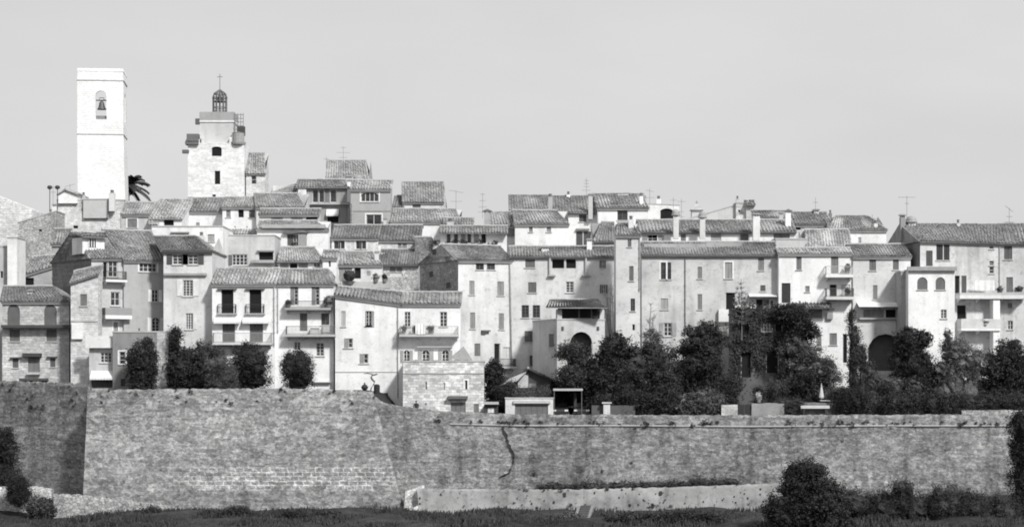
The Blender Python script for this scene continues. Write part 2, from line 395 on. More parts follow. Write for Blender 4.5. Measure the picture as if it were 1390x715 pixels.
def window(H, which, sty, r, fl, op):
    fc = Fc(H, which); s0, s1, z0, z1, arch = op
    val = .13
    for f_ in fl:
        if f_.startswith('v'): val = int(f_[1:]) / 100
    cw = [f_ for f_ in fl if f_[0] in '123456' and 'x' in f_]
    w, h = s1 - s0, z1 - z0
    frame, pane = MB(), MB()
    is_door = sty in 'dg'
    fmat = CREAM if 'dk' not in fl else flat(.1)
    if sty in 'cwh':
        b = min(.09, w * .1)
        arch_panel(fc, pane, s0 + .01, s1 - .01, z0 + .01, z1 - .01, .17, .19, arch)
        for a0, a1, c0, c1 in ((s0, s0 + b, z0, z1), (s1 - b, s1, z0, z1), (s0 + b, s1 - b, z0, z0 + b)) + (() if arch else ((s0 + b, s1 - b, z1 - b, z1),)):
            if arch and a1 - a0 <= b + .01: c1 = z1 - w * (.5 if arch == 1 else .22)
            fc.box(frame, a0, a1, c0, c1, .09, .165)
        nx, ny = (int(cw[0].split('x')[0]), int(cw[0].split('x')[1])) if cw else (2, max(2, int(round(h / .42))))
        for i in range(1, nx): fc.box(frame, s0 + w * i / nx - .04, s0 + w * i / nx + .04, z0 + b, z1 - (b if not arch else .05), .1, .163)
        for j in range(1, ny): fc.box(frame, s0 + b, s1 - b, z0 + h * j / ny - .022, z0 + h * j / ny + .022, .12, .16)
    elif sty == 's':
        fc.box(frame, s0, s1, z0, z0 + .06, .1, .2)
    elif sty == 'o':
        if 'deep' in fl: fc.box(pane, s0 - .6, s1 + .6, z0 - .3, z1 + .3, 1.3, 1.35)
        else: arch_panel(fc, pane, s0 + .01, s1 - .01, z0 + .01, z1 - .01, .205, .215, arch)  # dark sheet without glass stands in for the unlit interior
        fc.box(frame, s0, s0 + .05, z0, z1 - (w * .5 if arch == 1 else w * .25 if arch else 0), .1, .2); fc.box(frame, s1 - .05, s1, z0, z1 - (w * .5 if arch == 1 else w * .25 if arch else 0), .1, .2)
    elif is_door:
        nl = max(1, int(round(w / .55)))
        for i in range(nl): arch_panel(fc, frame, s0 + w * i / nl + .012, s0 + w * (i + 1) / nl - .012, z0 + .01, z1 - .01, .1, .16, arch if nl == 1 else 0)
        if sty == 'd':
            for j in (0.12, .55): fc.box(frame, s0 + w * .2, s1 - w * .2, z0 + h * j, z0 + h * (j + .32), .085, .1)
        fmat = flat(val)
        fc.box(pane, s0 + .01, s1 - .01, z0 + .01, z1 - .01, .19, .2)
    o = frame.build('door' if is_door else 'window', fmat, H.o, H.org)
    if o is None: return
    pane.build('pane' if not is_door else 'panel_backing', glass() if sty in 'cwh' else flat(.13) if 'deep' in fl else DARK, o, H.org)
    def leaf_(a0, a1, i0, i1):
        m = MB(); arch_panel(fc, m, a0, a1, z0 + .02, z1 - .02, i0, i1, 0 if not (arch and sty == 's' and a1 - a0 > .6) else arch)
        m.build('shutter', louvre(val), o, H.org)
    if sty == 's':
        if arch: leaf_(s0 + .01, s1 - .01, .07, .13)
        else: leaf_(s0 + .01, s0 + w / 2 - .012, .07, .12); leaf_(s0 + w / 2 + .012, s1 - .01, .07, .12)
    if sty == 'h': leaf_(s0 + .01, s0 + w * .5, .02, .07)
    if sty == 'w':
        if 'rs' not in fl: leaf_(s0 - w * .55, s0 - .02, -.06, -.012)
        if 'ls' not in fl: leaf_(s1 + .02, s1 + w * .55, -.06, -.012)
    if not is_door and 'ns' not in fl and sty != 'o':
        m = MB(); fc.box(m, s0 - .1, s1 + .1, z0 - .09, z0 - .004, -.1, .06); m.build('sill', plaster(.5, .6), o, H.org)
    if 'l' in fl:
        m = MB(); fc.box(m, s0 - .35, s1 + .35, z1 + .02, z1 + .16, -.28, -.003); m.build('lintel', flat(.16), o, H.org)
    if 'p' in fl:                                             # pale painted surround
        m = MB()
        for a0, a1, c0, c1 in ((s0 - .16, s0 - .003, z0, z1 + .16), (s1 + .003, s1 + .16, z0, z1 + .16), (s0 - .003, s1 + .003, z1 + .003, z1 + .16)): fc.box(m, a0, a1, c0, c1, -.025, .02)
        m.build('surround', WHITE, o, H.org)
    if 'r' in fl:
        m = MB(); hr = min(.9, h * .5)
        for zz in (z0 + .05, z0 + hr): fc.box(m, s0 - .3, s1 + .3, zz, zz + .05, -.28, -.24)
        for a in np.arange(s0 - .3, s1 + .31, .16): fc.box(m, a, a + .025, z0 + .05, z0 + hr, -.272, -.248)
        for a in (s0 - .3, s1 + .26): fc.box(m, a, a + .04, z0 + .05, z0 + hr + .04, -.24, -.003)
        m.build('railing', IRON, o, H.org)
        m = MB(); fc.box(m, s0 - .4, s1 + .4, z0 - .12, z0 - .01, -.36, -.003); m.build('ledge', plaster(.45), o, H.org)

def house(label, x0, x1, Y, ye, yr, wall, win='', Y1=None, ye1=None, yb=None, pitch=.36, xr0=None, xr1=None, yr1=None, tv=.2, dep=7.,
          over=.32, name='town_house', cat='house', cor=True, cope=True, back=True, side=None, gl=True, cv=.3):
    H = House(); Y1 = Y if Y1 is None else Y1; ye1 = ye if ye1 is None else ye1
    H.A = P(x0, ye, Y); H.B = P(x1, ye1, Y1)
    uv = (H.B - H.A)[:2]; H.L = float(np.linalg.norm(uv)); H.u = uv / H.L; H.n = np.array((H.u[1], -H.u[0])); inw = -H.n
    zA, zB = H.A[2], H.B[2]; Ym = (Y + Y1) / 2; H.Y = Ym
    if yr is not None:
        k = (HZ - yr) / F; ym = (ye + ye1) / 2
        d = ((ym - yr) / F * Ym) / (pitch - inw[1] * k)
        zr0 = (zA + zB) / 2 + d * pitch; zr1 = zr0
        if yr1 is not None: zr1 = (HZ - yr1) / F * (Ym + inw[1] * d)
        H.dep = 2 * d if back else d
    else: H.dep = dep; d = dep
    H.d = d; H.Yr = Ym + inw[1] * d
    cx, cy = (H.A[:2] + H.B[:2]) / 2
    H.zb = min(T(H.A[0], H.A[1]), T(H.B[0], H.B[1]), T(cx, cy)) - .6
    if yb: H.zb = min(H.zb, (HZ - yb) / F * Ym) if Ym < 230 else (HZ - yb) / F * Ym
    H.zb = min(H.zb, zA - 1.0)
    H.org = (cx, cy, H.zb); H.o = root(name, H.org, label, cat)
    wins = [(w_, 'F') for w_ in parse(win)] + [(w_, side[0]) for w_ in (parse(side[1]) if side else [])]
    ops = {'F': [], 'L': [], 'R': []}; todo = []
    for (sty, r, fl), wh in wins:
        s0, s1, z0, z1 = rect_on(H, wh, r); ar = 1 if 'a' in fl else 2 if 'e' in fl else 0
        L_ = H.L if wh == 'F' else H.dep; zt = min(zA, zB) - .04
        s0 = max(.05, s0); s1 = min(L_ - .05, s1); z1 = min(z1, zt); z0 = max(z0, H.zb + .02)
        if s1 - s0 < .12 or z1 - z0 < .12: continue
        op = (s0, s1, z0, z1, ar); ops[wh].append(op); todo.append((wh, sty, r, fl, op))
    mb = MB(); zb = H.zb; A2, B2 = H.A[:2], H.B[:2]
    wall_face(mb, A2, H.u, H.n, H.L, zb, zA, zB, ops['F'])
    pk = None if yr is None else ((d, zr0) if back else None)
    zback = zA if back or yr is None else zr0
    wall_face(mb, A2, inw, -H.u, H.dep, zb, zA, zback, ops['L'], peak=pk)
    pk = None if yr is None else ((d, zr1) if back else None)
    zback1 = zB if back or yr is None else zr1
    wall_face(mb, B2, inw, H.u, H.dep, zb, zB, zback1, ops['R'], peak=pk)
    wall_face(mb, A2 + inw * H.dep, H.u, inw, H.L, zb, zback, zback1, [])
    if yr is None:
        a, b = A2 + inw * H.dep, B2 + inw * H.dep
        mb.quad((*A2, zA - .03), (*B2, zB - .03), (*b, zB - .03), (*a, zA - .03))
    mb.build('wall', wall, H.o, H.org)
    for wh, sty, r, fl, op in todo: window(H, wh, sty, r, fl, op)
    if yr is not None:
        e = over; dz = e * pitch; ex = .14
        el = np.array((*(A2 - inw * e - H.u * ex), zA - dz + .1)); er = np.array((*(B2 - inw * e + H.u * ex), zB - dz + .1))
        def rp(xr, dflt, z):
            if xr is None: return np.array((*dflt, z + .1))
            q = A2 + inw * d; rx = (xr - CX) / F; s = (rx * q[1] - q[0]) / (H.u[0] - rx * H.u[1]); q = q + H.u * s
            return np.array((*q, z + .1))
        rl = rp(xr0, A2 + inw * d - H.u * ex, zr0); rr = rp(xr1, B2 + inw * d + H.u * ex, zr1)
        H.rl, H.rr = rl, rr
        tiles('roof', el, er, rl, rr, tile(tv), H.o, H.org)
        if back:
            bl = np.array((*(A2 + inw * (2 * d + e) - H.u * ex), zA - dz + .1)); br = np.array((*(B2 + inw * (2 * d + e) + H.u * ex), zB - dz + .1))
            tiles('roof', bl, br, rl - (0, 0, .01), rr - (0, 0, .01), tile(tv), H.o, H.org, pitch=.6, row=.8, ridge=False)
        for xr, e_, b_, r_ in ((xr0, el, 'bl', rl), (xr1, er, 'br', rr)):
            if xr is not None and back:
                q = bl if b_ == 'bl' else br
                if abs((r_ - e_)[0]) > .8: tiles('roof', q, e_, r_ - (0, 0, .012), r_ - (.02, .02, .012), tile(tv), H.o, H.org, ridge=False)
        if cor:
            m = MB(); fc = Fc(H, 'F')
            if abs(zA - zB) < .02: fc.box(m, -.08, H.L + .08, zA - .3, zA - .07, -.2, .0 - .003)
            else:
                m.hexa([fc.pt(-.05, zA - .3, -.2), fc.pt(H.L + .05, zB - .3, -.2), fc.pt(H.L + .05, zB - .3, -.003), fc.pt(-.05, zA - .3, -.003)],
                       [fc.pt(-.05, zA - .07, -.2), fc.pt(H.L + .05, zB - .07, -.2), fc.pt(H.L + .05, zB - .07, -.003), fc.pt(-.05, zA - .07, -.003)])
            m.build('cornice', flat(cv), H.o, H.org)
    elif cope:
        m = MB(); fc = Fc(H, 'F'); t_ = .14
        for a0, a1, i0, i1, za, zb_ in ((-.06, H.L + .06, -.06, .3, zA, zB), (-.06, .3, .3, H.dep, zA, zA), (H.L - .3, H.L + .06, .3, H.dep, zB, zB), (.3, H.L - .3, H.dep - .3, H.dep, zA, zB)):
            m.hexa([fc.pt(a0, za, i0), fc.pt(a1, zb_, i0), fc.pt(a1, zb_, i1), fc.pt(a0, za, i1)], [fc.pt(a0, za + t_, i0), fc.pt(a1, zb_ + t_, i0), fc.pt(a1, zb_ + t_, i1), fc.pt(a0, za + t_, i1)])
        m.build('coping', flat(.42), H.o, H.org)
    return H

def chimney(H, x0, x1, y0, y1, Y=None, v=.5, kind='cap'):
    Y = Y or H.Yr - .5; a = P(x0, y1, Y); b = P(x1, y0, Y); w = b[0] - a[0]; cx = (a[0] + b[0]) / 2; z0 = a[2] - 1.2; z1 = b[2]
    dd = max(.45, min(w, 1.0)); hb = z1 - z0
    m = MB(); cap = MB()
    if kind == 'cap':
        m.box((cx, Y, z0), w * .84, dd * .84, hb - .34, H.u)
        for q in (-1, 0, 1): m.box((cx + q * w * .3, Y, z1 - .34), w * .14, dd * .7, .2, H.u)
        cap.box((cx, Y, z1 - .14), w * 1.12, dd * 1.1, .1, H.u); cap.box((cx, Y, z1 - .04), w * .7, dd * .7, .07, H.u)
    elif kind == 'round':
        m.box((cx, Y, z0), w * .8, dd * .8, hb - .75, H.u)
        cap.lathe((cx, Y, z1 - .75), [(w * .66, 0), (w * .72, .08), (w * .62, .2), (w * .6, .4), (w * .45, .62), (w * .1, .75)], 12)
    elif kind == 'tile':
        m.box((cx, Y, z0), w * .82, dd * .82, hb - .45, H.u)
        for q in (-1, 1): m.box((cx + q * w * .28, Y, z1 - .45), w * .18, dd * .7, .2, H.u)
        cap.hexa([(cx - w * .62, Y - dd * .6, z1 - .25), (cx + w * .62, Y - dd * .6, z1 - .25), (cx + w * .62, Y + dd * .6, z1 - .25), (cx - w * .62, Y + dd * .6, z1 - .25)],
                 [(cx - w * .1, Y - dd * .5, z1), (cx + w * .1, Y - dd * .5, z1), (cx + w * .1, Y + dd * .5, z1), (cx - w * .1, Y + dd * .5, z1)])
    elif kind == 'pot':
        m.box((cx, Y, z0), w, dd, hb - .4, H.u); cap.lathe((cx, Y, z1 - .4), [(w * .35, 0), (w * .28, .2), (w * .36, .38), (w * .3, .4)], 10)
    o = m.build('chimney', plaster(v, .8), H.o, H.org); cap.build('chimney_cap', flat(.14 if kind in ('pot', 'tile') else .3), o, H.org)
def aerial(H, x, y0, y1, Y=None, bars=((.1, .9, 0), (.3, .6, 0)), lean=0):
    Y = Y or H.Yr; a = P(x, y1, Y); b = P(x + lean, y0, Y); m = MB(); a[2] -= .4
    m.tube([a, b], .025, 5)
    for t, hw, sl in bars:
        c = lerp(b, a, t); m.tube([c + (-hw, 0, -sl), c + (hw, .1, sl)], .019, 4)
        for q in np.linspace(-hw, hw, 5): m.tube([c + (q, -.22, sl * q / hw), c + (q, .22, sl * q / hw)], .014, 4)
    m.build('aerial', flat(.22, .5), H.o, H.org)
def pipe(H, x, y0, y1, x_end=None, v=.3, r=.055):
    fc = Fc(H, 'F'); s, z0 = to_face(H, 'F', x, y0); s2, z1 = to_face(H, 'F', x if x_end is None else x_end, y1)
    m = MB(); m.tube([fc.pt(s, z0, -.1), fc.pt(s, z0 - .4, -.08), fc.pt(s2, z1, -.08)], r, 6)
    for t in np.arange(.15, 1, .2): c = lerp(fc.pt(s, z0 - .4, -.08), fc.pt(s2, z1, -.08), t); m.box(c - (0, 0, .03), .16, .16, .06, H.u)
    m.build('downpipe', flat(v, .5), H.o, H.org)
def balcony(H, x0, x1, yr, y0, y1, dep=1.0, kind='iron', v=.5, rv=.05):
    """yr: top of the railing, y0..y1: slab"""
    fc = Fc(H, 'F'); a0, a1, zb, zt = rect_on(H, 'F', (x0, x1, y0, y1)); zr = to_face(H, 'F', (x0 + x1) / 2, yr)[1]
    m = MB(); fc.box(m, a0, a1, zb, zt, -dep, -.003)
    n = max(2, int((a1 - a0) / 1.6) + 1)
    for a in np.linspace(a0 + .15, a1 - .27, n): m.hexa([fc.pt(a, zb - .35, -.06), fc.pt(a + .12, zb - .35, -.06), fc.pt(a + .12, zb - .35, -.003), fc.pt(a, zb - .35, -.003)],
                                                        [fc.pt(a, zb - .002, -dep * .8), fc.pt(a + .12, zb - .002, -dep * .8), fc.pt(a + .12, zb - .002, -.003), fc.pt(a, zb - .002, -.003)])
    o = m.build('balcony', plaster(v, .7), H.o, H.org)
    if yr < y0:
        m = MB()
        if kind == 'iron':
            for zz in (zt + .08, zr):
                fc.box(m, a0 + .04, a1 - .04, zz - .025, zz + .03, -dep + .04, -dep + .09)
                for a in (a0 + .04, a1 - .09): fc.box(m, a, a + .05, zz - .025, zz + .03, -dep + .09, -.003)
            for a in np.arange(a0 + .04, a1 - .04, .14): fc.box(m, a, a + .03, zt + .002, zr, -dep + .05, -dep + .08)
            for q in np.arange(.12, dep, .14):
                for a in (a0 + .05, a1 - .08): fc.box(m, a, a + .03, zt + .002, zr, -q - .03, -q)
            m.build('railing', flat(rv, .6), o, H.org)
        else:
            fc.box(m, a0, a1, zt + .002, zr, -dep, -dep + .14); fc.box(m, a0, a0 + .14, zt + .002, zr, -dep + .14, -.003); fc.box(m, a1 - .14, a1, zt + .002, zr, -dep + .14, -.003)
            m.build('parapet', plaster(rv, .7) if rv > .1 else flat(rv), o, H.org)
    return o
def awning(H, x0, x1, y0, y1, dep=.9, mat=None, name='awning', thick=.06, sag=True):
    fc = Fc(H, 'F'); a0, a1, zb, zt = rect_on(H, 'F', (x0, x1, y0, y1)); m = MB()
    m.hexa([fc.pt(a0, zb, -dep), fc.pt(a1, zb, -dep), fc.pt(a1, zt - thick, -.003), fc.pt(a0, zt - thick, -.003)],
           [fc.pt(a0, zb + thick, -dep), fc.pt(a1, zb + thick, -dep), fc.pt(a1, zt, -.003), fc.pt(a0, zt, -.003)])
    if sag:
        for a in np.arange(a0, a1 - .1, .3): fc.box(m, a + .01, min(a1, a + .29), zb - .16, zb - .002, -dep, -dep + .02)
    m.build(name, mat or WHITE, H.o, H.org)
def ledge(H, x0, x1, y0, y1, dep=.3, mat=None, name='ledge', which='F'):
    fc = Fc(H, which); a0, a1, zb, zt = rect_on(H, which, (x0, x1, y0, y1)); m = MB(); fc.box(m, a0, a1, zb, zt, -dep, -.003)
    m.build(name, mat or flat(.3), H.o, H.org)
def roof_strip(H, x0, x1, y0, y1, dep=1.0, tv=.2):
    """a small tiled lean-to on the front wall; y0 = top at the wall, y1 = eave"""
    fc = Fc(H, 'F'); a0, a1, zb, zt = rect_on(H, 'F', (x0, x1, y0, y1))
    tiles('canopy_roof', fc.pt(a0, zb, -dep), fc.pt(a1, zb, -dep), fc.pt(a0, zt, -.003), fc.pt(a1, zt, -.003), tile(tv), H.o, H.org, ridge=False)

# ------------------------------------------------------------------ landmark towers
def bell_tower():
    Y = 288; zt = P(0, 93, Y)[2]; zb = P(0, 330, Y)[2]; x0, x1 = XP(103.5, Y), XP(162.5, Y); cx = (x0 + x1) / 2; w = (x1 - x0); cy = Y + w / 2
    o = root('bell_tower', (cx, cy, zb), 'tall plain white square bell tower with an arched belfry opening', 'tower'); org = (cx, cy, zb)
    mat = stone(.79, .05, .94, .6, .3, .4)
    def ring(h, z, e=0): return [(cx + a * (h + e), cy + b * (h + e), z) for a, b in ((-1, -1), (1, -1), (1, 1), (-1, 1))]
    z1, z2, z3 = P(0, 182, Y)[2], P(0, 109, Y)[2], zt
    h = w / 2; m = MB(); m.hexa([(a + .28, b, c) for a, b, c in ring(h * 1.05, zb)], ring(h * 1.0, z1)); m.hexa(ring(h, z2 + .003), ring(h * .99, z3 - .4)); m.hexa(ring(h * .99, z3 - .398, .05), ring(h * .97, z3, .05))
    # belfry storey: four walls with real arched openings
    a0, a1 = XP(127, Y), XP(141, Y); c0, c1 = P(0, 162, Y)[2], P(0, 123, Y)[2]
    hb = h
    for p0, d, n in (((cx - hb, cy - hb), (1, 0), (0, -1)), ((cx + hb, cy - hb), (0, 1), (1, 0)), ((cx + hb, cy + hb), (-1, 0), (0, 1)), ((cx - hb, cy + hb), (0, -1), (-1, 0))):
        s0 = (a0 - (cx - hb)); s1 = (a1 - (cx - hb))
        if d != (1, 0): s0, s1 = hb - .75, hb + .75
        top_ = c1
        if d == (-1, 0): s0, s1, top_ = (cx + hb) - (a1 - .3), (cx + hb) - (a0 - 1.0), c1 + .8
        wall_face(m, p0, np.array(d, float), np.array(n, float), 2 * hb, z1 + .003, z2, z2, [(s0, s1, c0, top_, 1)], rec=.5)
    m.quad(*ring(hb - .02, z1 + .3))
    m.build('wall', mat, o, org)
    m = MB()
    for z, hh in ((z1 - .06, h * 1.0), (z2 - .05, h)): m.hexa(ring(hh, z, .1), ring(hh, z + .17, .1))
    m.build('string_course', flat(.6), o, org)
    bx = (a0 + a1) / 2; by = cy - h + 1.0; m = MB(); m.tube([(bx - .85, by, c1 - 1.25), (bx + .85, by, c1 - 1.25)], .09)
    m.tube([(bx - .3, by, c1 - 1.25), (bx - .3, by, c1 - .9), (bx + .3, by, c1 - .9), (bx + .3, by, c1 - 1.25)], .05)
    m.build('bell_yoke', flat(.1), o, org)
    m = MB(); m.lathe((bx, by, c1 - 2.55), [(.62, 0), (.6, .08), (.45, .3), (.36, .7), (.33, .95), (.2, 1.15), (.08, 1.25)], 14); m.build('bell', flat(.1, .4), o, org, True)
    m = MB(); m.box((bx, by - .4, c0), (a1 - a0) * .98, .3, .55); m.build('sill', flat(.2), o, org)
    o.rotation_euler.z = R(6); o.scale = (1.045, 1, 1)
bell_tower()
def castle_tower():
    Y = 274; X = lambda px: XP(px, Y); Z = lambda py: P(0, py, Y)[2]
    zb = Z(300); cx = (X(255) + X(333)) / 2; w = X(331) - X(255); cy = Y + w / 2
    o = root('castle_keep', (cx, cy, zb), 'old stone keep topped by a wrought iron bell cage and cross', 'tower'); org = (cx, cy, zb)
    H = House(); H.o = o; H.org = org; H.A = np.array((X(255), Y, Z(196))); H.B = np.array((X(331), Y, Z(196))); H.u = np.array((1., 0)); H.n = np.array((0, -1.)); H.L = w; H.dep = w; H.zb = zb; H.Yr = cy
    st = stone(.74, .12, 1.0, .7, .33, .6); m = MB(); ops = []; wl = []
    for sty, r, fl in parse('o 287 301 199 212 e ns\no 291 299 232 250 ns\no 288 293 264 269 ns'):
        s0, s1, z0, z1 = rect_on(H, 'F', r); op = (s0, s1, z0, z1, 2 if 'e' in fl else 0); ops.append(op); wl.append((sty, r, fl, op))
    zt = Z(194)
    for p0, d, n, q in (((X(255), Y), (1, 0), (0, -1), ops), ((X(331), Y), (0, 1), (1, 0), []), ((X(331), Y + w), (-1, 0), (0, 1), []), ((X(255), Y + w), (0, -1), (-1, 0), [])):
        wall_face(m, p0, np.array(d, float), np.array(n, float), w, zb, zt, zt, q)
    m.quad((X(255), Y, zt), (X(331), Y, zt), (X(331), Y + w, zt), (X(255), Y + w, zt)); m.build('wall', st, o, org)
    for sty, r, fl, op in wl: window(H, 'F', sty, r, fl, op)
    uw = X(316) - X(270); ux = (X(270) + X(316)) / 2; m = MB(); m.box((ux, Y + .8 + uw / 2, zt), uw, uw, Z(165) - zt); m.build('upper_storey', plaster(.55, .8), o, org)
    m = MB(); m.box((ux, Y + .8 + uw / 2, Z(165)), uw + .25, uw + .25, .22); m.build('string_course', flat(.7), o, org)
    m = MB(); m.box((ux, Y + .8 + uw / 2, Z(165) + .222), uw + .1, uw + .1, Z(151) - Z(165) - .222); m.build('parapet', plaster(.36, .9), o, org)
    # corner turret at the left, bartizan at the right
    m = MB(); tx = (X(253.5) + X(270)) / 2; tw = X(270) - X(254); m.box((tx, Y + .5, Z(194)), tw, 1.6, Z(182) - Z(194)); m.hexa([(tx - tw * .62, Y - .45, Z(196.5)), (tx + tw * .5, Y - .45, Z(196.5)), (tx + tw * .5, Y + 1.4, Z(196.5)), (tx - tw * .62, Y + 1.4, Z(196.5))], [(tx - tw * .62, Y - .45, Z(193)), (tx + tw * .5, Y - .45, Z(193)), (tx + tw * .5, Y + 1.4, Z(193)), (tx - tw * .62, Y + 1.4, Z(193))])
    m.build('turret', flat(.14), o, org)
    tiles('turret_roof', (tx - tw * .6, Y - .45, Z(193) + .02), (tx + tw * .52, Y - .45, Z(193) + .02), (tx - tw * .5, Y + 1.4, Z(181)), (tx + tw * .5, Y + 1.4, Z(181)), tile(.1), o, org, ridge=False)
    m = MB(); bx = X(323); m.lathe((bx, Y + .4, Z(196)), [(.25, -.25), (.95, 0), (1.02, .3), (.8, .35), (.8, 1.5), (.85, 1.55), (.1, 1.7)], 14); m.build('bartizan', flat(.3), o, org)
    m = MB(); m.box((X(326), Y + 1, Z(183)), 1.0, .9, 1.2); m.build('bartizan_box', flat(.06), o, org)
    m = MB()
    for px in (318, 322, 326, 329.5): m.tube([(X(px), Y + .6, Z(186)), (X(px), Y + .6, Z(153))], .05)
    for py in range(155, 186, 5): m.tube([(X(318), Y + .6, Z(py)), (X(329.5), Y + .6, Z(py))], .05)
    m.build('iron_ladder', flat(.22, .5), o, org)
    m = MB(); m.box((X(267), Y + .8, Z(168)), .55, .6, .75); m.build('corner_stone', flat(.1), o, org)
    m = MB(); m.box((X(252), Y + .2, Z(208)), .9, .7, .45); m.build('gargoyle', flat(.12), o, org)
    for px, hh in ((271, .5), (274, .9), (313, .8), (317, 1.1), (320, .4), (328, .5)):
        m = MB(); m.box((X(px), Y + .35, zt + .002), random.uniform(.3, .5), .6, hh); m.build('broken_merlon', st, o, org)
    # iron bell cage
    m = MB(); gx = X(294); gy = Y + .8 + uw / 2; zc = Z(150); rad = .92
    for k in range(12):
        a = k * math.pi / 6 + .2; c, s = math.cos(a), math.sin(a)
        m.tube([(gx + rad * c, gy + rad * s, zc), (gx + rad * c, gy + rad * s, Z(127)), (gx + rad * .85 * c, gy + rad * .85 * s, Z(123)), (gx + .1 * c, gy + .1 * s, Z(118))], .075, 5)
    for py, rr in ((147, rad), (142, rad), (134, rad), (129, rad * 1.08), (124, rad * .8)):
        m.tube([(gx + rr * math.cos(a), gy + rr * math.sin(a), Z(py)) for a in np.linspace(0, 2 * math.pi, 17)], .06, 5)
    for k in range(8):
        a = k * math.pi / 4 + .6; m.tube([(gx + rad * math.cos(a) * q, gy + rad * math.sin(a) * q, Z(131) + .35 * math.sin(6 * q)) for q in np.linspace(.2, 1.12, 8)], .045, 4)
    m.build('bell_cage', flat(.14, .5), o, org)
    m = MB(); m.lathe((gx, gy, Z(134)), [(.5, 0), (.42, .15), (.3, .55), (.2, .8), (.05, .9)], 12); m.build('bell', flat(.08, .4), o, org)
    m = MB(); m.tube([(gx, gy, Z(119)), (gx, gy, Z(96))], .05, 5); m.tube([(gx - .35, gy, Z(100)), (gx + .35, gy, Z(100))], .05, 5); m.lathe((gx, gy, Z(118)), [(.05, -.15), (.2, 0), (.05, .15)], 8); m.build('cross', flat(.2, .5), o, org)
castle_tower()
lean = house('small stone lean-to house with hipped tile roof against the keep', 334, 360, 275, 235, 209, stone(.68, .1, 1), 'c 341 348 238 250 1x2 ns', xr0=335, xr1=359, back=False, tv=.21, over=.3, pitch=.75)

# ------------------------------------------------------------------ houses, back rows first
W0, W1, W2, W3 = plaster(.80, 1.1), plaster(.68, 1.4), plaster(.56, 1.4), plaster(.41, 1.3)
# --- upper left
house('round-shouldered pale stone church apse at the far left edge', -20, 43, 264, 259, None, stone(.66, .12, .8, .8, .3), '', ye1=284, dep=9, cope=False, name='church', cat='church')
house('broad sloping grey rubble wall house below the apse', 24, 76, 252, 303, None, rubble(.46), 'o 52 57 311 314 ns', ye1=287, dep=5, cope=True)
h = house('rough stone house with flat plastered block in front of the bell tower', 77, 168, 262, 272, None, stone(.62, .1, .85), 'o 99 106 306 310 ns; s 110 116 283 286 ns v30', dep=7)
chimney(h, 148.5, 156, 258, 274, 261.5, .6, 'pot'); chimney(h, 111, 116, 261, 274, 264, .5, 'pot')
h2 = house('flat pale plastered block with smooth wall beside the tower foot', 113, 147, 261.6, 271, None, plaster(.5, .5), '', dep=1.2, yb=296)
pipe(h2, 146, 272, 295, v=.2)
h = house('tall narrow white chimney-like house stacked on the left slope', 62, 77, 255, 292, None, W1, 'o 69 72 283 288', dep=3, yb=320)
chimney(h, 66, 71, 284, 296, 255.5, .6, 'pot'); chimney(h, 71, 77, 277, 296, 256, .7, 'cap')
aerial(h, 72, 252, 292, 262, ((.05, .5, 0), (.2, .3, 0))); aerial(h, 95, 250, 262, 266, ((.1, .6, .15),), 0)
m = MB()
for px in (67.5, 78):
    q = P(px, 254, 256.5); m.tube([q - (0, 0, 3.2), q], .05, 5); m.lathe(q - (0, 0, .28), [(.1, 0), (.3, .12), (.33, .28), (.24, .45), (.05, .5)], 10)
m.build('stove_pipe', flat(.05, .5), h.o, h.org)
def gable_front(label, x0, x1, xp, Y, ye, yp, wall, win='', yb=None, dep=6, tv=.22, name='town_house', e=.3):
    H = House(); H.A = P(x0, ye, Y); H.B = P(x1, ye, Y); H.u = np.array((1., 0)); H.n = np.array((0, -1.)); H.L = H.B[0] - H.A[0]; H.dep = dep; H.Yr = Y + dep / 2; H.Y = Y
    H.zb = (HZ - yb) / F * Y if yb else T(H.A[0], Y) - 1; H.org = ((H.A[0] + H.B[0]) / 2, Y, H.zb); H.o = root(name, H.org, label, 'house')
    pk = P(xp, yp, Y); ops = []; wl = []
    for sty, r, fl in parse(win):
        s0, s1, z0, z1 = rect_on(H, 'F', r); op = (s0, s1, z0, min(z1, H.A[2] - .04), 1 if 'a' in fl else 0); ops.append(op); wl.append((sty, r, fl, op))
    m = MB(); wall_face(m, H.A, H.u, H.n, H.L, H.zb, H.A[2], H.B[2], ops, peak=(pk[0] - H.A[0], pk[2]))
    for p in (H.A, H.B): wall_face(m, p, np.array((0, 1.)), np.array((0., 0)), dep, H.zb, p[2], p[2], [])
    m.build('wall', wall, H.o, H.org)
    for sty, r, fl, op in wl: window(H, 'F', sty, r, fl, op)
    f = np.array((0, -e, .1)); b = np.array((0, dep, .1))
    for P0 in (H.A, H.B):
        dn = (P0 - pk); dn = dn / np.linalg.norm(dn) * .25
        if P0 is H.A: tiles('roof', P0 + b + dn, P0 + f + dn, pk + b, pk + f, tile(tv), H.o, H.org)
        else: tiles('roof', P0 + f + dn, P0 + b + dn, pk + f, pk + b, tile(tv), H.o, H.org, ridge=False)
    return H
gable_front('small white gabled house with a dark shed window near the bell tower', 79, 105, 89, 261.6, 264, 258, W0, '', yb=276)
h = house('small house with hipped tile roof and barred window below the tower palm', 165, 206, 250, 291, 276, W2, 's 173 186 297 309 v20 p', xr0=170, tv=.24, back=False)
pipe(h, 164, 292, 318)
h = house('low white house with wide tiled roof over a dark open loft', 203, 247, 247.5, 297, 272, W0, 'o 222 236 298 306 ns', tv=.26, back=False, cor=False)
roof_strip(h, 202, 216, 299, 306, .8)
house('white house with low ragged tile roof below the keep', 247, 304, 253, 287, 270, W0, 's 266 271 302 307 v30 ns', tv=.2, back=False)
h = house('white attic house with dark shuttered loggia windows under the keep', 302, 348, 251, 281, 269, W0, 'o 323 331 284 295 ns; s 307 313 285 295 v25; s 338 346 285 295 v15; o 318 320 307 309 ns; o 334 336 307 309 ns', tv=.24, back=False, yb=330)
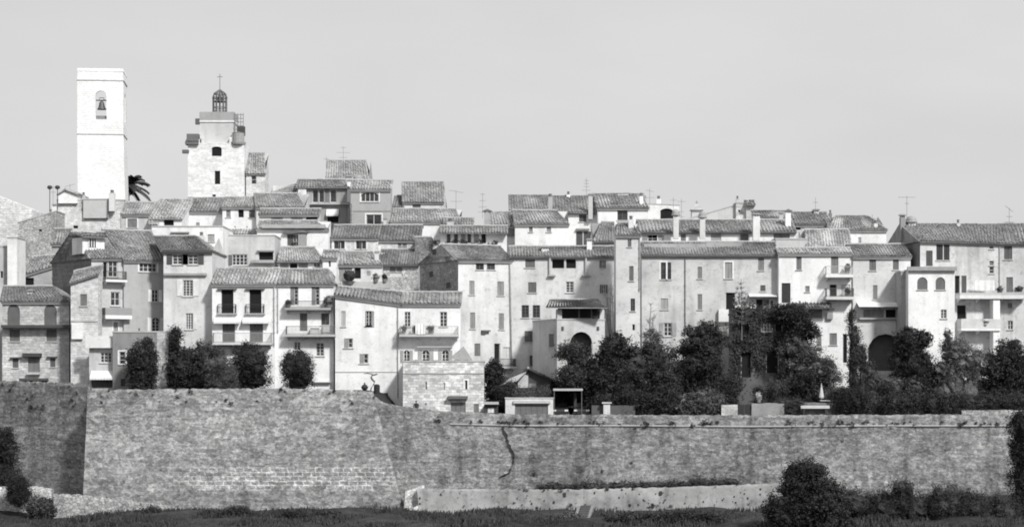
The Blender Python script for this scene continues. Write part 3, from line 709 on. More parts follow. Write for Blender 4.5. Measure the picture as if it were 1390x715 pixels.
roof_strip(h, 304, 349, 311, 319, 1.4, .2)
h = house('striped tiled roof house right of the keep with low blank wall', 348, 414, 250, 281, 264, W1, '', xr0=344, xr1=404, tv=.28, back=False)
house('small white gabled end with grey shed window behind the striped roof', 366, 408, 262, 263, 252, W1, 's 400 404 258 266 v20 ns', xr0=396, xr1=406, tv=.2, back=False, yb=280)
h = house('attic row with three small windows under a thin tiled canopy', 352, 433, 246, 291, 285, W1, 's 368 384 293 300 v32 ns; s 395 411 293 300 v32 ns; o 415 431 292 299 ns', tv=.2, back=False)
h = house('white house with wide dark window under a straight low eave', 349, 446, 238, 311, 301, W0, 's 390 398 318 333 v10; c 398 406 318 333; s 406 414 318 333 v10', tv=.26, back=False, xr0=352, xr1=430)
ledge(h, 385, 418, 314, 317, .5, flat(.12)); ledge(h, 356, 442, 305, 310, .5, flat(.35), 'terrace_edge')
chimney(h, 404, 417, 313, 320, 236.5, .3, 'tile')
h = house('tall gabled house with steep slanted tile roof against the sky', 443, 500, 272, 243, 219, W3, 'o 459 471 238 245 ns', tv=.2, xr0=444, xr1=497, pitch=.6)
aerial(h, 466, 199, 222, None, ((.05, .35, 0), (.3, .9, 0), (.55, .5, 0))); aerial(h, 443, 213, 224, None, ((.2, .3, 0),))
chimney(h, 469, 478, 239, 248, 268, .5, 'cap'); chimney(h, 481, 491, 237, 252, 266, .7, 'round')
h = house('grey house with long glazed loggia of tall narrow windows', 402, 474, 262, 254, 245, plaster(.36), 'c 424 432 257 275 1x1; c 433 440 257 275 1x1; s 441 447 257 275 v20; c 448 457 257 275 1x1; o 444 460 293 302 ns', tv=.2, over=.5, xr0=404, xr1=468)
ledge(h, 405, 416, 256, 276, .3, W0, 'pier'); awning(h, 443, 460, 284, 292, .5); pipe(h, 470, 277, 308, v=.3); ledge(h, 404, 476, 276, 278, .5, flat(.4), 'terrace_edge')
chimney(h, 471, 477, 244, 262, 262, .75)
h = house('grey rendered house with an arched four-light window on top', 476, 530, 257, 257, 246, plaster(.37, .6), 'c 490 514 261 274 e 4x1 p; c 497 518 291 305 2x1 p', tv=.26, back=False)
ledge(h, 477, 530, 286, 287, .05, flat(.25), 'string_course'); pipe(h, 478, 276, 310, v=.4)
chimney(h, 520, 525, 296, 308, 256.4, .6)
h = house('top house with big striped roof and one dark window left of the aerials', 547, 602, 266, 274, 248, W1, 's 560 571 276 284 v16', tv=.2, xr0=545, xr1=602, pitch=.55)
house('small dark roofed annexe left of the big striped roof', 533, 547, 265, 284, 267, W2, '', tv=.18, back=False)
h = house('long low white house under a wide striped tile roof', 531, 626, 256, 301, 285, W0, 's 560 575 304 310 v12 ns', tv=.27, xr0=533, xr1=619, back=False)
aerial(h, 619, 258, 292, 260, ((.05, .9, -.15), (.4, .7, 0))); aerial(h, 655, 262, 292, 262, ((.05, .3, 0), (.3, .4, 0), (.55, .5, 0), (.75, .6, 0)))
chimney(h, 607, 616, 297, 306, 252, .5, 'pot')
house('small white lean-to with tile patch below the aerials', 602, 642, 254, 305, 297, W1, '', tv=.22, back=False)
# --- middle left
h = house('tall plain white wall with one small window above the dark shutters', 206, 303, 228, 308, None, W0, 's 282 291 318 328 v35 p; s 286 298 347 361 v16; c 233 252 317 322 ns', dep=8)
chimney(h, 270, 277, 315, 335, 227, .6, 'pot'); ledge(h, 286, 304, 341, 343, .4, flat(.4), 'string_course'); ledge(h, 232, 257, 315, 317, .4, flat(.2), 'canopy')
h = house('light grey flat-topped house with a wide white window and dark recess', 304, 373, 232, 320, None, W2, 's 305 315 346 361 v14; c 315 336 345 360 4x3; o 351 371 342 355 ns', dep=6)
ledge(h, 342, 373, 353, 357, .6, W3, 'balcony'); ledge(h, 349, 372, 340, 342, .3, flat(.2), 'lintel')
h = house('small house with hipped striped roof above a shuttered loggia', 378, 440, 230, 354, 337, W0, 's 380 392 356 367 v32 ns; o 393 404 356 367 ns; s 405 418 356 367 v30 ns; s 426 434 356 362 v18; o 446 448 354 361 ns', xr0=380, xr1=428, tv=.28, back=False, over=.5)
house('narrow white wall with tiny dark window beside the loggia', 438, 457, 229, 350, 341, W0, 'o 446 449 354 362 ns', tv=.22, back=False)
h = house('pale stone attic house with two pairs of white framed windows', 450, 513, 240, 323, 307, stone(.62, .14, .95), 'c 453 460 325 338 1x1 p; c 462 468 325 338 1x1 p; c 483 489 325 338 1x1 p; c 491 497 325 338 1x1 p', tv=.16, back=False)
house('pale rubble house under a dark heavy roof with small shuttered window', 512, 570, 241, 326, 307, stone(.6, .14, .95), 's 540 545 329 339 v28; s 546 552 329 339 v28', tv=.15, back=False)
h = house('terrace house with striped lean-to roof and open porch of plants', 458, 519, 231, 359, 343, W1, 's 460 478 363 383 v26 ns; o 481 490 363 378 ns; s 498 503 368 374 v30 ns', xr0=458, xr1=506, tv=.27, back=False, yb=398)
chimney(h, 508, 515, 341, 360, 232.5, .6); ledge(h, 461, 530, 383, 392, 1.6, plaster(.5), 'terrace_wall')
h = house('rubble house with dark roof and white double window by the shadowed alley', 515, 568, 232, 359, 340, rubble(.6), 's 529 537 363 369 v22 ns; s 538 546 363 369 v22 ns; d 529 546 370 376 v60 ns', tv=.15, back=False, over=.5)
# --- penthouse and the stone-sided house
h = house('white penthouse with a row of six windows and planter boxes', 598, 688, 237, 314, 308, W0, 'c 606 612 317 331 1x1 ns; c 616 622 317 331 1x1 ns; s 626 632 317 330 v35 ns; c 634 640 317 330 1x1 ns; s 643 650 317 331 v35 ns; o 653 660 316 331 ns', tv=.2, over=1.0, back=False)
ledge(h, 590, 676, 331, 338, 1.2, plaster(.55), 'planter_wall')
tall = house('tall white house with a dark rubble flank wall', 622, 694, 219.5, 353, 334, W1, '''c 646 657 354 366 2x3 dk; c 661 672 354 366 2x3 dk; s 637 644 381 400 v28; s 675 684 382 401 v26; s 638 645 424 446 v24; s 677 684 425 447 v24
s 644 652 466 483 v18 ns; o 671 679 466 492 ns; g 683 694 471 486 v50 ns''', Y1=222.3, ye1=353.5, yb=522, tv=.2, xr0=600, xr1=680)
# rubble facing on the flank
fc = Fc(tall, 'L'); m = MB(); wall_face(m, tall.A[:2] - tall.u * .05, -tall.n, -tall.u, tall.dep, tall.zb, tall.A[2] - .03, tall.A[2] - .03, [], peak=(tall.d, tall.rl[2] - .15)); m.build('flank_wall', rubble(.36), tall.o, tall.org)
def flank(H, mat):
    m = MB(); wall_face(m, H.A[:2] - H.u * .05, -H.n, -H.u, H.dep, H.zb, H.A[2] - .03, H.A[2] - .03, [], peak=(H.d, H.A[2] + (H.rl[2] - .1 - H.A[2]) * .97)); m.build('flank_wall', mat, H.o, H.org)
m = MB()
for px, py in ((590, 342), (586, 372), (609, 387), (596, 402), (604, 398)):
    s, z = to_face(tall, 'L', px, py); fc.box(m, s - .5, s + .5, z - .3, z + .3, -.07, -.052)
m.build('blocked_opening', flat(.06), tall.o, tall.org)
balcony(tall, 664, 696, 487, 497, 500, .9, 'iron', .6); pipe(tall, 691, 354, 500, 693); awning(tall, 666, 696, 505, 512, .8, flat(.5), 'canopy', sag=False)
ledge(tall, 653, 664, 448, 450, .35, flat(.1), 'lamp_bracket'); ledge(tall, 653, 659, 450, 452, .3, flat(.1), 'lamp_bracket')
house('dark block standing in for the shadow at the end of the narrow alley', 563, 585, 236, 322, None, rubble(.24), '', dep=6)  # dark rubble colour stands in for the alley's shadow
# --- middle
h = house('small low white house with chimney stacks and tiled roof under the aerials', 664, 704, 243, 307, 289, W0, 's 688 699 310 321 v26 p', tv=.25, back=False, xr0=662, xr1=694)
chimney(h, 656, 667, 284, 308, 241, .36, 'tile')
h = house('long white house with two tiny barred windows and dirty wall', 699, 772, 241, 304, 287, W0, 's 718 723 306 315 v28 p; s 742 748 305 315 v30 p', tv=.22, xr0=695, xr1=756, back=False)
aerial(h, 796, 242, 270, 253, ((.1, .25, 0), (.22, .3, 0), (.35, .35, 0), (.5, .5, 0)))
h = house('big striped roof house on the skyline right of the aerials', 692, 758, 252, 286, 266, W2, '', tv=.24, xr0=690, xr1=752, cor=False)
chimney(h, 744, 750, 263, 281, 250.5, .4, 'pot')
h = house('white house with dark doorway opening below the skyline roof', 752, 811, 249, 288, 267, W0, 's 786 796 291 301 v10; o 759 770 289 300 ns; s 782 791 314 333 v09 ns; s 792 802 314 333 v09 ns', tv=.2, back=False, over=.5)
ledge(h, 782, 800, 310, 312, .4, flat(.3), 'lintel'); chimney(h, 769, 774, 260, 272, None, .85, 'pot'); chimney(h, 798, 805, 263, 284, 248.5, .5)
h = house('white top house with one large dark four-pane window', 811, 880, 248, 282, 264, W0, 'c 838 852 285 299 2x2 dk', tv=.2, xr0=804, xr1=874)
ledge(h, 838, 853, 263.5, 265, -.2, flat(.5), 'ridge_panel'); pipe(h, 811, 283, 306, v=.3)
chimney(h, 868, 873, 262, 272, 249.5, .8, 'pot')
h = house('plain white flat block with a dark archway among aerials', 878, 922, 255, 277, None, W0, 'o 896 914 283 300 e ns', ye1=279, dep=4, cope=True)
aerial(h, 882, 256, 282, 254, ((.1, .5, -.1), (.4, .6, 0))); aerial(h, 914, 268, 282, 254, ((.2, .4, 0), (.6, .5, 0))); chimney(h, 891, 897, 266, 282, 256, .8, 'pot')
aerial(h, 925, 270, 300, 253, ((.1, .5, 0), (.5, .3, 0), (.7, .4, 0)))
h = house('small square cupola tower with pyramid tile roof on the skyline', 939, 953, 261, 284, None, W2, '', dep=1.3, cope=False, yb=305)
m = MB(); a, b = P(937, 285, 261), P(955, 285, 261); c = P(946, 276, 261.7); m.hexa([(a[0], 260.7, a[2]), (b[0], 260.7, a[2]), (b[0], 262.6, a[2]), (a[0], 262.6, a[2])], [(c[0] - .1, 261.6, c[2]), (c[0] + .1, 261.6, c[2]), (c[0] + .1, 261.8, c[2]), (c[0] - .1, 261.8, c[2])]); m.build('roof', tile(.2), h.o, h.org)
m = MB(); m.lathe((c[0], 261.7, c[2]), [(.1, -.1), (.16, .1), (.03, .4)], 8); m.build('finial', flat(.3), h.o, h.org)
h = house('broad pale blank gable wall sloping up to a brick stack', 929, 1001, 257, 299, None, plaster(.54, .7), '', ye1=278, dep=4)
h = house('stone stack house with ragged masonry and small pots on top', 999, 1013, 256.5, 276, None, stone(.55, .3, .9), 'o 1002 1005 285 288 ns', dep=3)
chimney(h, 999, 1003, 266, 280, 257, .5, 'pot')
h = house('narrow pale stair turret under a small tiled cap', 1013, 1024, 256, 277, 273, W2, '', tv=.2, over=.6)
h = house('grey low house with sloping roof behind the chimneys', 1024, 1078, 252, 293, 287, W2, 's 1026 1031 280 286 v20 ns', ye1=298, tv=.22, back=False)
h = house('long white attic house with many shuttered windows and a clutter of chimneys', 868, 1080, 236, 314, 300, W0, '''w 879 892 319 332 v26 ls; c 878 892 319 332 dk 2x2; s 893 901 319 332 v40; s 924 931 318 330 v20; s 965 979 316 330 v36; s 1005 1016 316 328 v18; s 1050 1061 314 324 v20; s 1061 1072 314 324 v20''', tv=.2, over=.5)
chimney(h, 913, 922, 284, 310, 234.6, .62, 'round'); chimney(h, 949, 958, 287, 310, 234.6, .62, 'round'); chimney(h, 1021, 1032, 290, 312, 234.2, .7, 'cap'); chimney(h, 1065, 1074, 284, 308, 238, .75, 'tile'); chimney(h, 1057, 1063, 288, 300, 242, .5)
aerial(h, 1107, 268, 296, 248, ((.2, .3, 0), (.5, .5, 0)))
h = house('white house with low dark windows under a plain skyline roof', 1076, 1130, 250, 305, 289, W1, 'o 1079 1087 307 312 ns; o 1109 1123 307 311 ns', tv=.2, xr1=1122)
chimney(h, 1104, 1112, 284, 294, None, .5); chimney(h, 1125, 1129, 285, 300, None, .2, 'pot')
h = house('plain white house with barrel-shaped tile roof and one small window', 1129, 1203, 246, 312, 294, W0, 's 1165 1169 322 333 v36', tv=.22, xr0=1135, xr1=1178)
aerial(h, 1184, 291, 305, None, ((.3, .5, 0),)); chimney(h, 1186, 1191, 299, 307, 247, .7, 'pot')
# --- middle front row
mid = h = house('white house with open loggia under the roof and grey lower wall', 692, 842, 222.2, 348, 336, W1, '''s 713 726 352 363 v14; s 717 728 383 397 v13; c 708 718 414 431 2x4 dk; c 723 733 414 431 2x4 dk; s 712 725 449 464 v15; s 719 732 482 497 v12
o 749 766 350 364 ns deep; o 768 782 351 364 ns; c 768 779 382 397 2x4; w 816 820 353 364 v14; w 817 822 386 398 v14''', yb=525, tv=.2, over=.4)
chimney(h, 734, 746, 334, 347, 224, .7); chimney(h, 796, 804, 324, 345, 224, .75, 'cap')
ledge(h, 744, 754, 373, 375, .4, W3, 'chimney_bracket'); ledge(h, 790, 801, 373, 375, .4, W3, 'chimney_bracket'); ledge(h, 745.5, 747.5, 349, 373, .3, W2, 'flue'); ledge(h, 794.5, 796.5, 349, 373, .3, W2, 'flue')
pipe(h, 692, 350, 500, 695, v=.28)
porch = house('projecting white porch house with big arch and open tiled loggia', 756, 821, 213, 434, None, W2, 'o 774 804 450 484 a ns deep', Y1=214.6, ye1=434.5, dep=8, yb=535, side=('L', 's 745 752 453 471 v14'))
ledge(porch, 774, 803, 431.5, 433.5, -.1, flat(.25), 'rail'); ledge(porch, 762, 765, 443, 448, .1, flat(.08), 'wall_lamp'); ledge(porch, 810, 813, 443, 448, .1, flat(.08), 'wall_lamp')
m = MB(); a, b = P(757, 434, 217), P(816, 417, 217); m.box(((a[0] + b[0]) / 2, 217, a[2] - .3), b[0] - a[0], .3, b[2] - a[2] + .9); m.build('loggia_shade', flat(.05), porch.o, porch.org)  # dark box stands in for the shade inside the open loggia
for px in (786, 803): m = MB(); a = P(px, 434, 214.4); m.box((a[0], 214.4, a[2] - .1), .14, .14, 1.5); m.build('post', flat(.2), porch.o, porch.org)
m = MB(); fp = Fc(porch, 'F')
for a in (0.05, porch.L - .55):
    m = MB(); fp.box(m, a, a + .5, porch.A[2], porch.A[2] + 1.1, .02, .5); m.build('pillar', W2, porch.o, porch.org)
a, b = P(741, 417, 212.4), P(825, 417, 212.4); c, d = P(746, 407, 219.0), P(812, 407, 219.0); tiles('roof', a, b, c, d, tile(.22), porch.o, porch.org)
h = house('slim house with hipped roof and a shadowed left flank', 836, 869, 214.5, 319, 304, W1, 's 852 857 324 335 v16; s 854 860 361 381 v15; c 856 862 405 422 2x2 dk; o 858 862 440 448 ns', yb=480, tv=.2, xr0=838, xr1=858, back=False)
pipe(h, 868, 320, 395); chimney(h, 853, 860, 293, 308, 217, .7, 'pot')
h = house('grey walled turret house with small hipped roof beside the chimney', 806, 836, 226, 328, 303, plaster(.38), 'o 824 826 331 333 ns; o 823 826 337 338 ns', tv=.2, xr0=816, xr1=834, back=False, cor=False)
big = house('very long weathered house with drainpipe and irregular windows', 871, 1057, 220, 346, 330, plaster(.6, 1.6), '''c 897 904 356 379 1x3 dk p; c 905 911 356 379 1x3 dk; s 947 953 362 378 v22; s 984 994 356 378 v30 p; s 1029 1037 348 367 v22; s 947 953 399 420 v22; o 985 998 397 421 ns; s 1032 1039 387 395 v10
s 897 907 405 420 v36; w 901 912 438 456 v34; o 1026 1036 406 418 ns; s 1036 1044 406 418 v18; w 988 1000 438 455 v24; o 1046 1050 408 416 ns''', yb=480, tv=.19, over=.4)
for xa, xb, ya in ((874, 958, 331), (958, 1007, 329)):
    m = MB(); a, b = P(xa, 340, 222.6), P(xb, ya, 222.6); m.box(((a[0] + b[0]) / 2, 222.6, a[2] - .6), b[0] - a[0] - .02, .3, b[2] - a[2] + .6); m.build('roof_parapet', plaster(.42, 1.4), big.o, big.org)
pipe(big, 930, 348, 450, v=.16); awning(big, 1016, 1054, 399, 403, .8, flat(.6), 'canopy', sag=False)
balcony(big, 974, 1010, 437, 455.5, 457, 1.2, 'iron', .5, .3); ledge(big, 975, 1004, 420, 437, .5, W0, 'hung_panel')
ledge(big, 870, 1057, 344.5, 347, .3, flat(.22), 'eave_gutter')
h = house('pale house with stacked balconies, roof terrace and dark doorway', 1057, 1156, 219, 344, 338, W0, '''s 1081 1088 348 366 v18; s 1128 1138 348 371 v18 ns; d 1061 1073 384 411 v04 ns; s 1093 1099 388 396 v24; s 1091 1116 420 432 v24 ns; s 1126 1136 452 468 v20; s 1108 1115 454 470 v24; o 1144 1150 453 492 ns
o 1126 1136 386 404 ns; s 1142 1154 386 404 v50 ns''', yb=500, tv=.3, over=.3)
balcony(h, 1119, 1156, 362, 373, 377, 1.2, 'iron', .75, .45); balcony(h, 1119, 1157, 392, 403, 407, 1.3, 'iron', .6, .12)
h2 = house('roof terrace wall with patch of bright tiles above the balconies', 1053, 1095, 224.5, 325, None, plaster(.5), '', dep=5, yb=345)
h2 = house('sloping patch of pale mottled tiles beside the roof terrace', 1095, 1155, 224, 336, 313, W2, '', tv=.34, xr0=1092, xr1=1153, back=False, cor=False)
roof_strip(h, 1070, 1128, 411, 418, 1.4, .1); pipe(h, 1157, 345, 495, v=.25)
ledge(h, 1122, 1130, 424, 433, .35, flat(.3), 'air_unit'); ledge(h, 1123, 1132, 419, 421, .3, flat(.12), 'air_unit')
h = house('white house with long glazed gallery above a wide ground floor arch', 1158, 1236, 219, 348, 333, W1, 's 1180 1189 350 367 v16; s 1185 1191 387 406 v22; s 1212 1220 349 366 v14 a; s 1172 1200 420 431 v30 ns; o 1202 1232 420 431 ns; o 1178 1226 453 503 a ns deep', yb=505, tv=.2, xr1=1228)
awning(h, 1163, 1236, 410, 417, 1.4, W0, 'lean_to_roof', sag=False); ledge(h, 1166, 1236, 431, 433.5, .35, flat(.4), 'gallery_sill')
h = house('flat-topped white block with two arched shuttered windows', 1233, 1296, 214.5, 367, None, W0, 's 1245 1259 376 393 a v14; s 1270 1283 376 393 a v14; c 1277 1285 420 432 2x3', dep=6, yb=500)
ledge(h, 1231, 1298, 362, 367.5, .35, flat(.32), 'cornice')
house('narrow grey slice standing in for the shaded left side of the flat-topped block', 1223, 1233.2, 216, 369, None, W3, '', dep=5, yb=500)  # grey tone carries the shade of the block's left side
right = house('large white house at the right edge with dark gable and balconies', 1249, 1356, 219, 327, 305, plaster(.7, 1.9), '''s 1271 1280 331 353 v05; s 1281 1289 331 353 v05; s 1257 1266 340 361 v09; c 1343 1349 331 338 1x2; c 1343 1349 354 360 1x2; c 1343 1349 362 371 1x2; o 1296 1303 374 398 ns; s 1305 1312 374 398 v10; o 1299 1312 414 436 ns''', Y1=219.8, ye1=330, yb=505, tv=.2, over=.4, xr0=1222, xr1=1362)
flank(right, plaster(.2))  # darker plaster puts the shade of the left gable into its colour
rb = house('white right-hand wing with tall shuttered doors and small windows', 1356, 1420, 219.8, 330, 305, plaster(.7, 1.8), 's 1363 1374 334 352 v12; s 1366 1375 376 398 v16 ns; s 1368 1374 411 418 v22; c 1368 1375 435 447 2x2', Y1=219, ye1=329, yb=505, tv=.2, over=.4)
pipe(rb, 1357, 333, 460, v=.4)
balcony(right, 1297, 1353, 398, 401, 406, 1.5, 'solid', .7, .5); balcony(rb, 1357, 1390, 397, 401, 406, 1.4, 'solid', .7, .5); balcony(right, 1299, 1352, 433, 446, 449, 1.5, 'solid', .75, .6)
ledge(right, 1343, 1352, 407, 482, 1.3, W0, 'pillar')
chimney(right, 1221, 1229, 291, 312, 224.5, .3, 'cap'); chimney(right, 1231, 1243, 293, 312, 225, .6, 'round'); aerial(right, 1231, 266, 295, 224.5, ((.05, .9, 0), (.3, .2, 0))); aerial(right, 1370, 282, 307, None, ((.05, .4, -.3), (.4, .3, 0), (.65, .5, 0)))
chimney(right, 1298, 1303, 298, 308, None, .6, 'pot')

# --- left front rows
house('sunlit white pier-like house at the left edge behind the stone house', 10, 23, 226, 323, None, W0, '', dep=4)
house('shadowed left-edge house with grey rendered wall', -14, 10, 227, 335, None, W2, 'o 0 4 368 377', dep=5)
house('small tile-roofed shed squeezed between stone walls', 70, 97, 243, 331, 312, W3, '', tv=.2, back=False, xr0=74, xr1=98)
house('low grey lean-to with dark doorway on the left slope', 33, 78, 236, 373, 350, W3, 'o 32 46 377 389 ns; s 72 77 364 376 v15', ye1=359, yr1=346, tv=.18, back=False)
h = house('narrow house with stacked balconies and a dark flank gable', 124, 167, 215.5, 350, 316, W2, '''c 147 160 354 376 2x3; c 150 163 396 415 2x2; s 154 160 437 450 v30 p; o 140 146 356 376 ns''', Y1=217.5, yb=520, tv=.17, pitch=.55, xr0=98)
flank(h, stone(.19, .15, .8)); balcony(h, 139, 168, 369, 380, 383, .9, 'iron', .75); balcony(h, 138, 174, 418, 428, 433, 1.0, 'solid', .75, .3)  # dark stone facing whose tone also carries the flank's shade
dm = P(113, 322, 218); 
m = MB(); fc = Fc(h, 'F'); a0, a1, zb_, zt_ = rect_on(h, 'F', (119, 149, 322, 336)); fc.box(m, a0, a1, zb_ - .6, zt_ + .05, 1.4, 4.2)
o_ = m.build('dormer', W0, h.o, h.org); m = MB(); fc.box(m, lerp(a0, a1, .27), lerp(a0, a1, .62), zb_ + .1, zt_ - .1, 1.36, 1.398); m.build('dormer_window', glass(), o_, h.org)
m = MB()
for t in (.27, .385, .50, .60): fc.box(m, lerp(a0, a1, t), lerp(a0, a1, t) + .09, zb_ + .1, zt_ - .1, 1.32, 1.359)
m.build('dormer_frame', WHITE, o_, h.org)
tiles('dormer_roof', fc.pt(a0 - .2, zt_ + .1, .9), fc.pt(a1 + .2, zt_ + .1, .9), fc.pt(a0 - .2, zt_ + .7, 4.2), fc.pt(a1 + .2, zt_ + .7, 4.2), tile(.18), h.o, h.org)
h = house('grey rendered house with a four-light window and white shutters', 168, 224, 217.2, 353, 314, plaster(.40, .7), 'c 189 213 357 369 4x2 p; w 206 215 393 410 v75; w 206 217 431 450 a v70', Y1=219.6, ye1=353, yb=520, tv=.17, pitch=.55, xr1=206)
h = house('white house with dark attic shutters and a ledge across the front', 222, 288, 216, 341, 322, W1, 'w 234 248 345 359 v09 2x3; w 255 269 345 359 v09 2x3; w 248 262 380 402 v70 3x6; w 252 262 425 447 v70 rs 3x6', yb=522, tv=.17, xr0=208, xr1=266)
ledge(h, 223, 281, 371, 374, .3, flat(.3), 'ledge'); ledge(h, 222, 289, 339.5, 343, .35, flat(.07), 'eave_board')
h = house('white house with four tall dark openings and twin scalloped awnings', 288, 373, 214.5, 385, 366, W0, 'o 300 317 393 425 l r ns; o 338 355 393 425 l r ns; s 302 319 438 466 v10 ns; s 339 357 438 466 v12 ns', yb=524, tv=.26)
awning(h, 291, 328, 430, 437, .7); awning(h, 330, 368, 430, 437, .7); balcony(h, 290, 370, 452, 465, 468, 1.1, 'iron', .6, .3); pipe(h, 372, 388, 470, v=.35)
h = house('white house with two dark railed balconies above a round bush', 373, 453, 215, 385, 367, W0, '''h 394 405 388 414 v22 ns; h 423 434 388 414 v22 ns; s 407 417 425 449 v14 ns; c 436 447 425 441 dk; c 399 408 464 475 2x3; c 429 440 465 483 2x4; ''', yb=525, tv=.22, xr1=446)
balcony(h, 388, 450, 409, 418, 421, 1.0, 'iron', .35, .08); balcony(h, 389, 457, 443, 454, 457, 1.2, 'iron', .45, .15); pipe(h, 377, 388, 452); ledge(h, 422, 434, 445, 455, .9, W0, 'hung_panel'); ledge(h, 439, 448, 441, 454, .5, flat(.5), 'air_unit')
ledge(h, 427, 449, 517.5, 519, .4, flat(.5), 'ledge')
h = house('large plain white gable-sided house with few scattered windows', 455, 545, 214, 400, 390, W0, 's 463 469 422 443 v45; w 497 504 422 442 v30 rs; c 496 507 422 442 dk 2x3; h 467 479 459 472 v28; h 488 500 480 493 v28; o 516 527 533 549 ns', ye1=412, yb=556, yr1=398, tv=.2, back=False)
ledge(h, 455, 540, 504, 505, .05, flat(.4), 'string_course'); pipe(h, 540, 412, 540, v=.3)
h = house('white house with terrace balcony above three arched shuttered windows', 545, 625, 214, 412, 398, W0, 'c 549 557 423 443 2x4; c 597 607 423 443 2x4; w 548 556 475 492 a v34; w 573 583 475 492 a v34; w 600 609 475 492 a v34', yb=556, tv=.2, back=False)
balcony(h, 543, 623, 443, 454, 457, 1.3, 'iron', .5, .3); ledge(h, 566, 614, 469.5, 471.5, .4, flat(.35), 'awning_roll')
t_ = house('low stone terrace building with slit windows and a garage door', 547, 657, 208.5, 491, None, stone(.62, .26, .75, .55, .28), 'o 577 579.5 518 528 ns; o 602 604 519 529 ns; o 631 634.5 516 528 p ns; g 612 632 546 562 v16 ns; s 643 650 548 560 v20', dep=5.4, yb=565)
ledge(t_, 547, 657, 506, 507.5, .06, flat(.35), 'string_course'); ledge(t_, 608, 635, 537, 541, .6, flat(.13), 'canopy')
h = house('stone house at the far left with arched shutters and a dark wooden ledge', 3, 94, 216, 409, 390, stone(.5, .16, .8, .55, .28), 's 10 27 413 441 a v13; s 60 77 413 441 a v13; s 13 27 447 463 v14; s 63 77 447 463 v14; s 17 25 486 499 v12; s 68 75 486 498 v12; s 38 54 484 505 v18', yb=535, tv=.16, xr0=5, xr1=72)
ledge(h, 4, 99, 441, 445, .9, flat(.07), 'wooden_ledge'); ledge(h, 32, 57, 479, 484, .6, flat(.06), 'canopy'); ledge(h, 14, 28, 484.5, 486, .3, flat(.1), 'lintel'); ledge(h, 64, 78, 483.5, 485, .3, flat(.1), 'lintel')
ledge(h, 37, 55, 505.5, 508, .4, flat(.45), 'sill'); ledge(h, 28, 66, 513, 516, .8, flat(.08), 'canopy'); chimney(h, 37, 46, 393, 406, 218.5, .55)
h = house('slanted roof stone house squeezed between the ledge house and balconies', 96, 133, 213.2, 385, 370, stone(.6, .12, .9), 's 109 118 399 415 v18; s 109 112 376 379 v10 ns', ye1=372, yr1=361, yb=524, tv=.17, back=False, cor=False)
ledge(h, 97, 133, 435, 436.5, .08, flat(.4), 'string_course'); ledge(h, 98, 113, 438, 460, .3, W0, 'hung_panel')
h = house('low annexe with a bright white terrace parapet and awning', 121, 154, 211, 472, None, W2, 'c 136 152 478 492 3x3; g 124 154 512 526 v08 ns; s 136 151 470 474 v25 ns', dep=5, yb=530, cope=False)
ledge(h, 117, 154, 456, 472, .5, W0, 'terrace_parapet'); awning(h, 124, 157, 503, 513, .9)
h = house('dark grey rendered garden block with a stone quoin corner', 153, 229, 210, 451, None, plaster(.25), 'c 162 170 477 494 p 1x3; d 164 170 514 524 v06 ns', dep=5, yb=530)
ledge(h, 213, 229, 451, 524, .05, stone(.5), 'quoin'); chimney(h, 187, 191, 445, 455, 211, .5, 'pot')

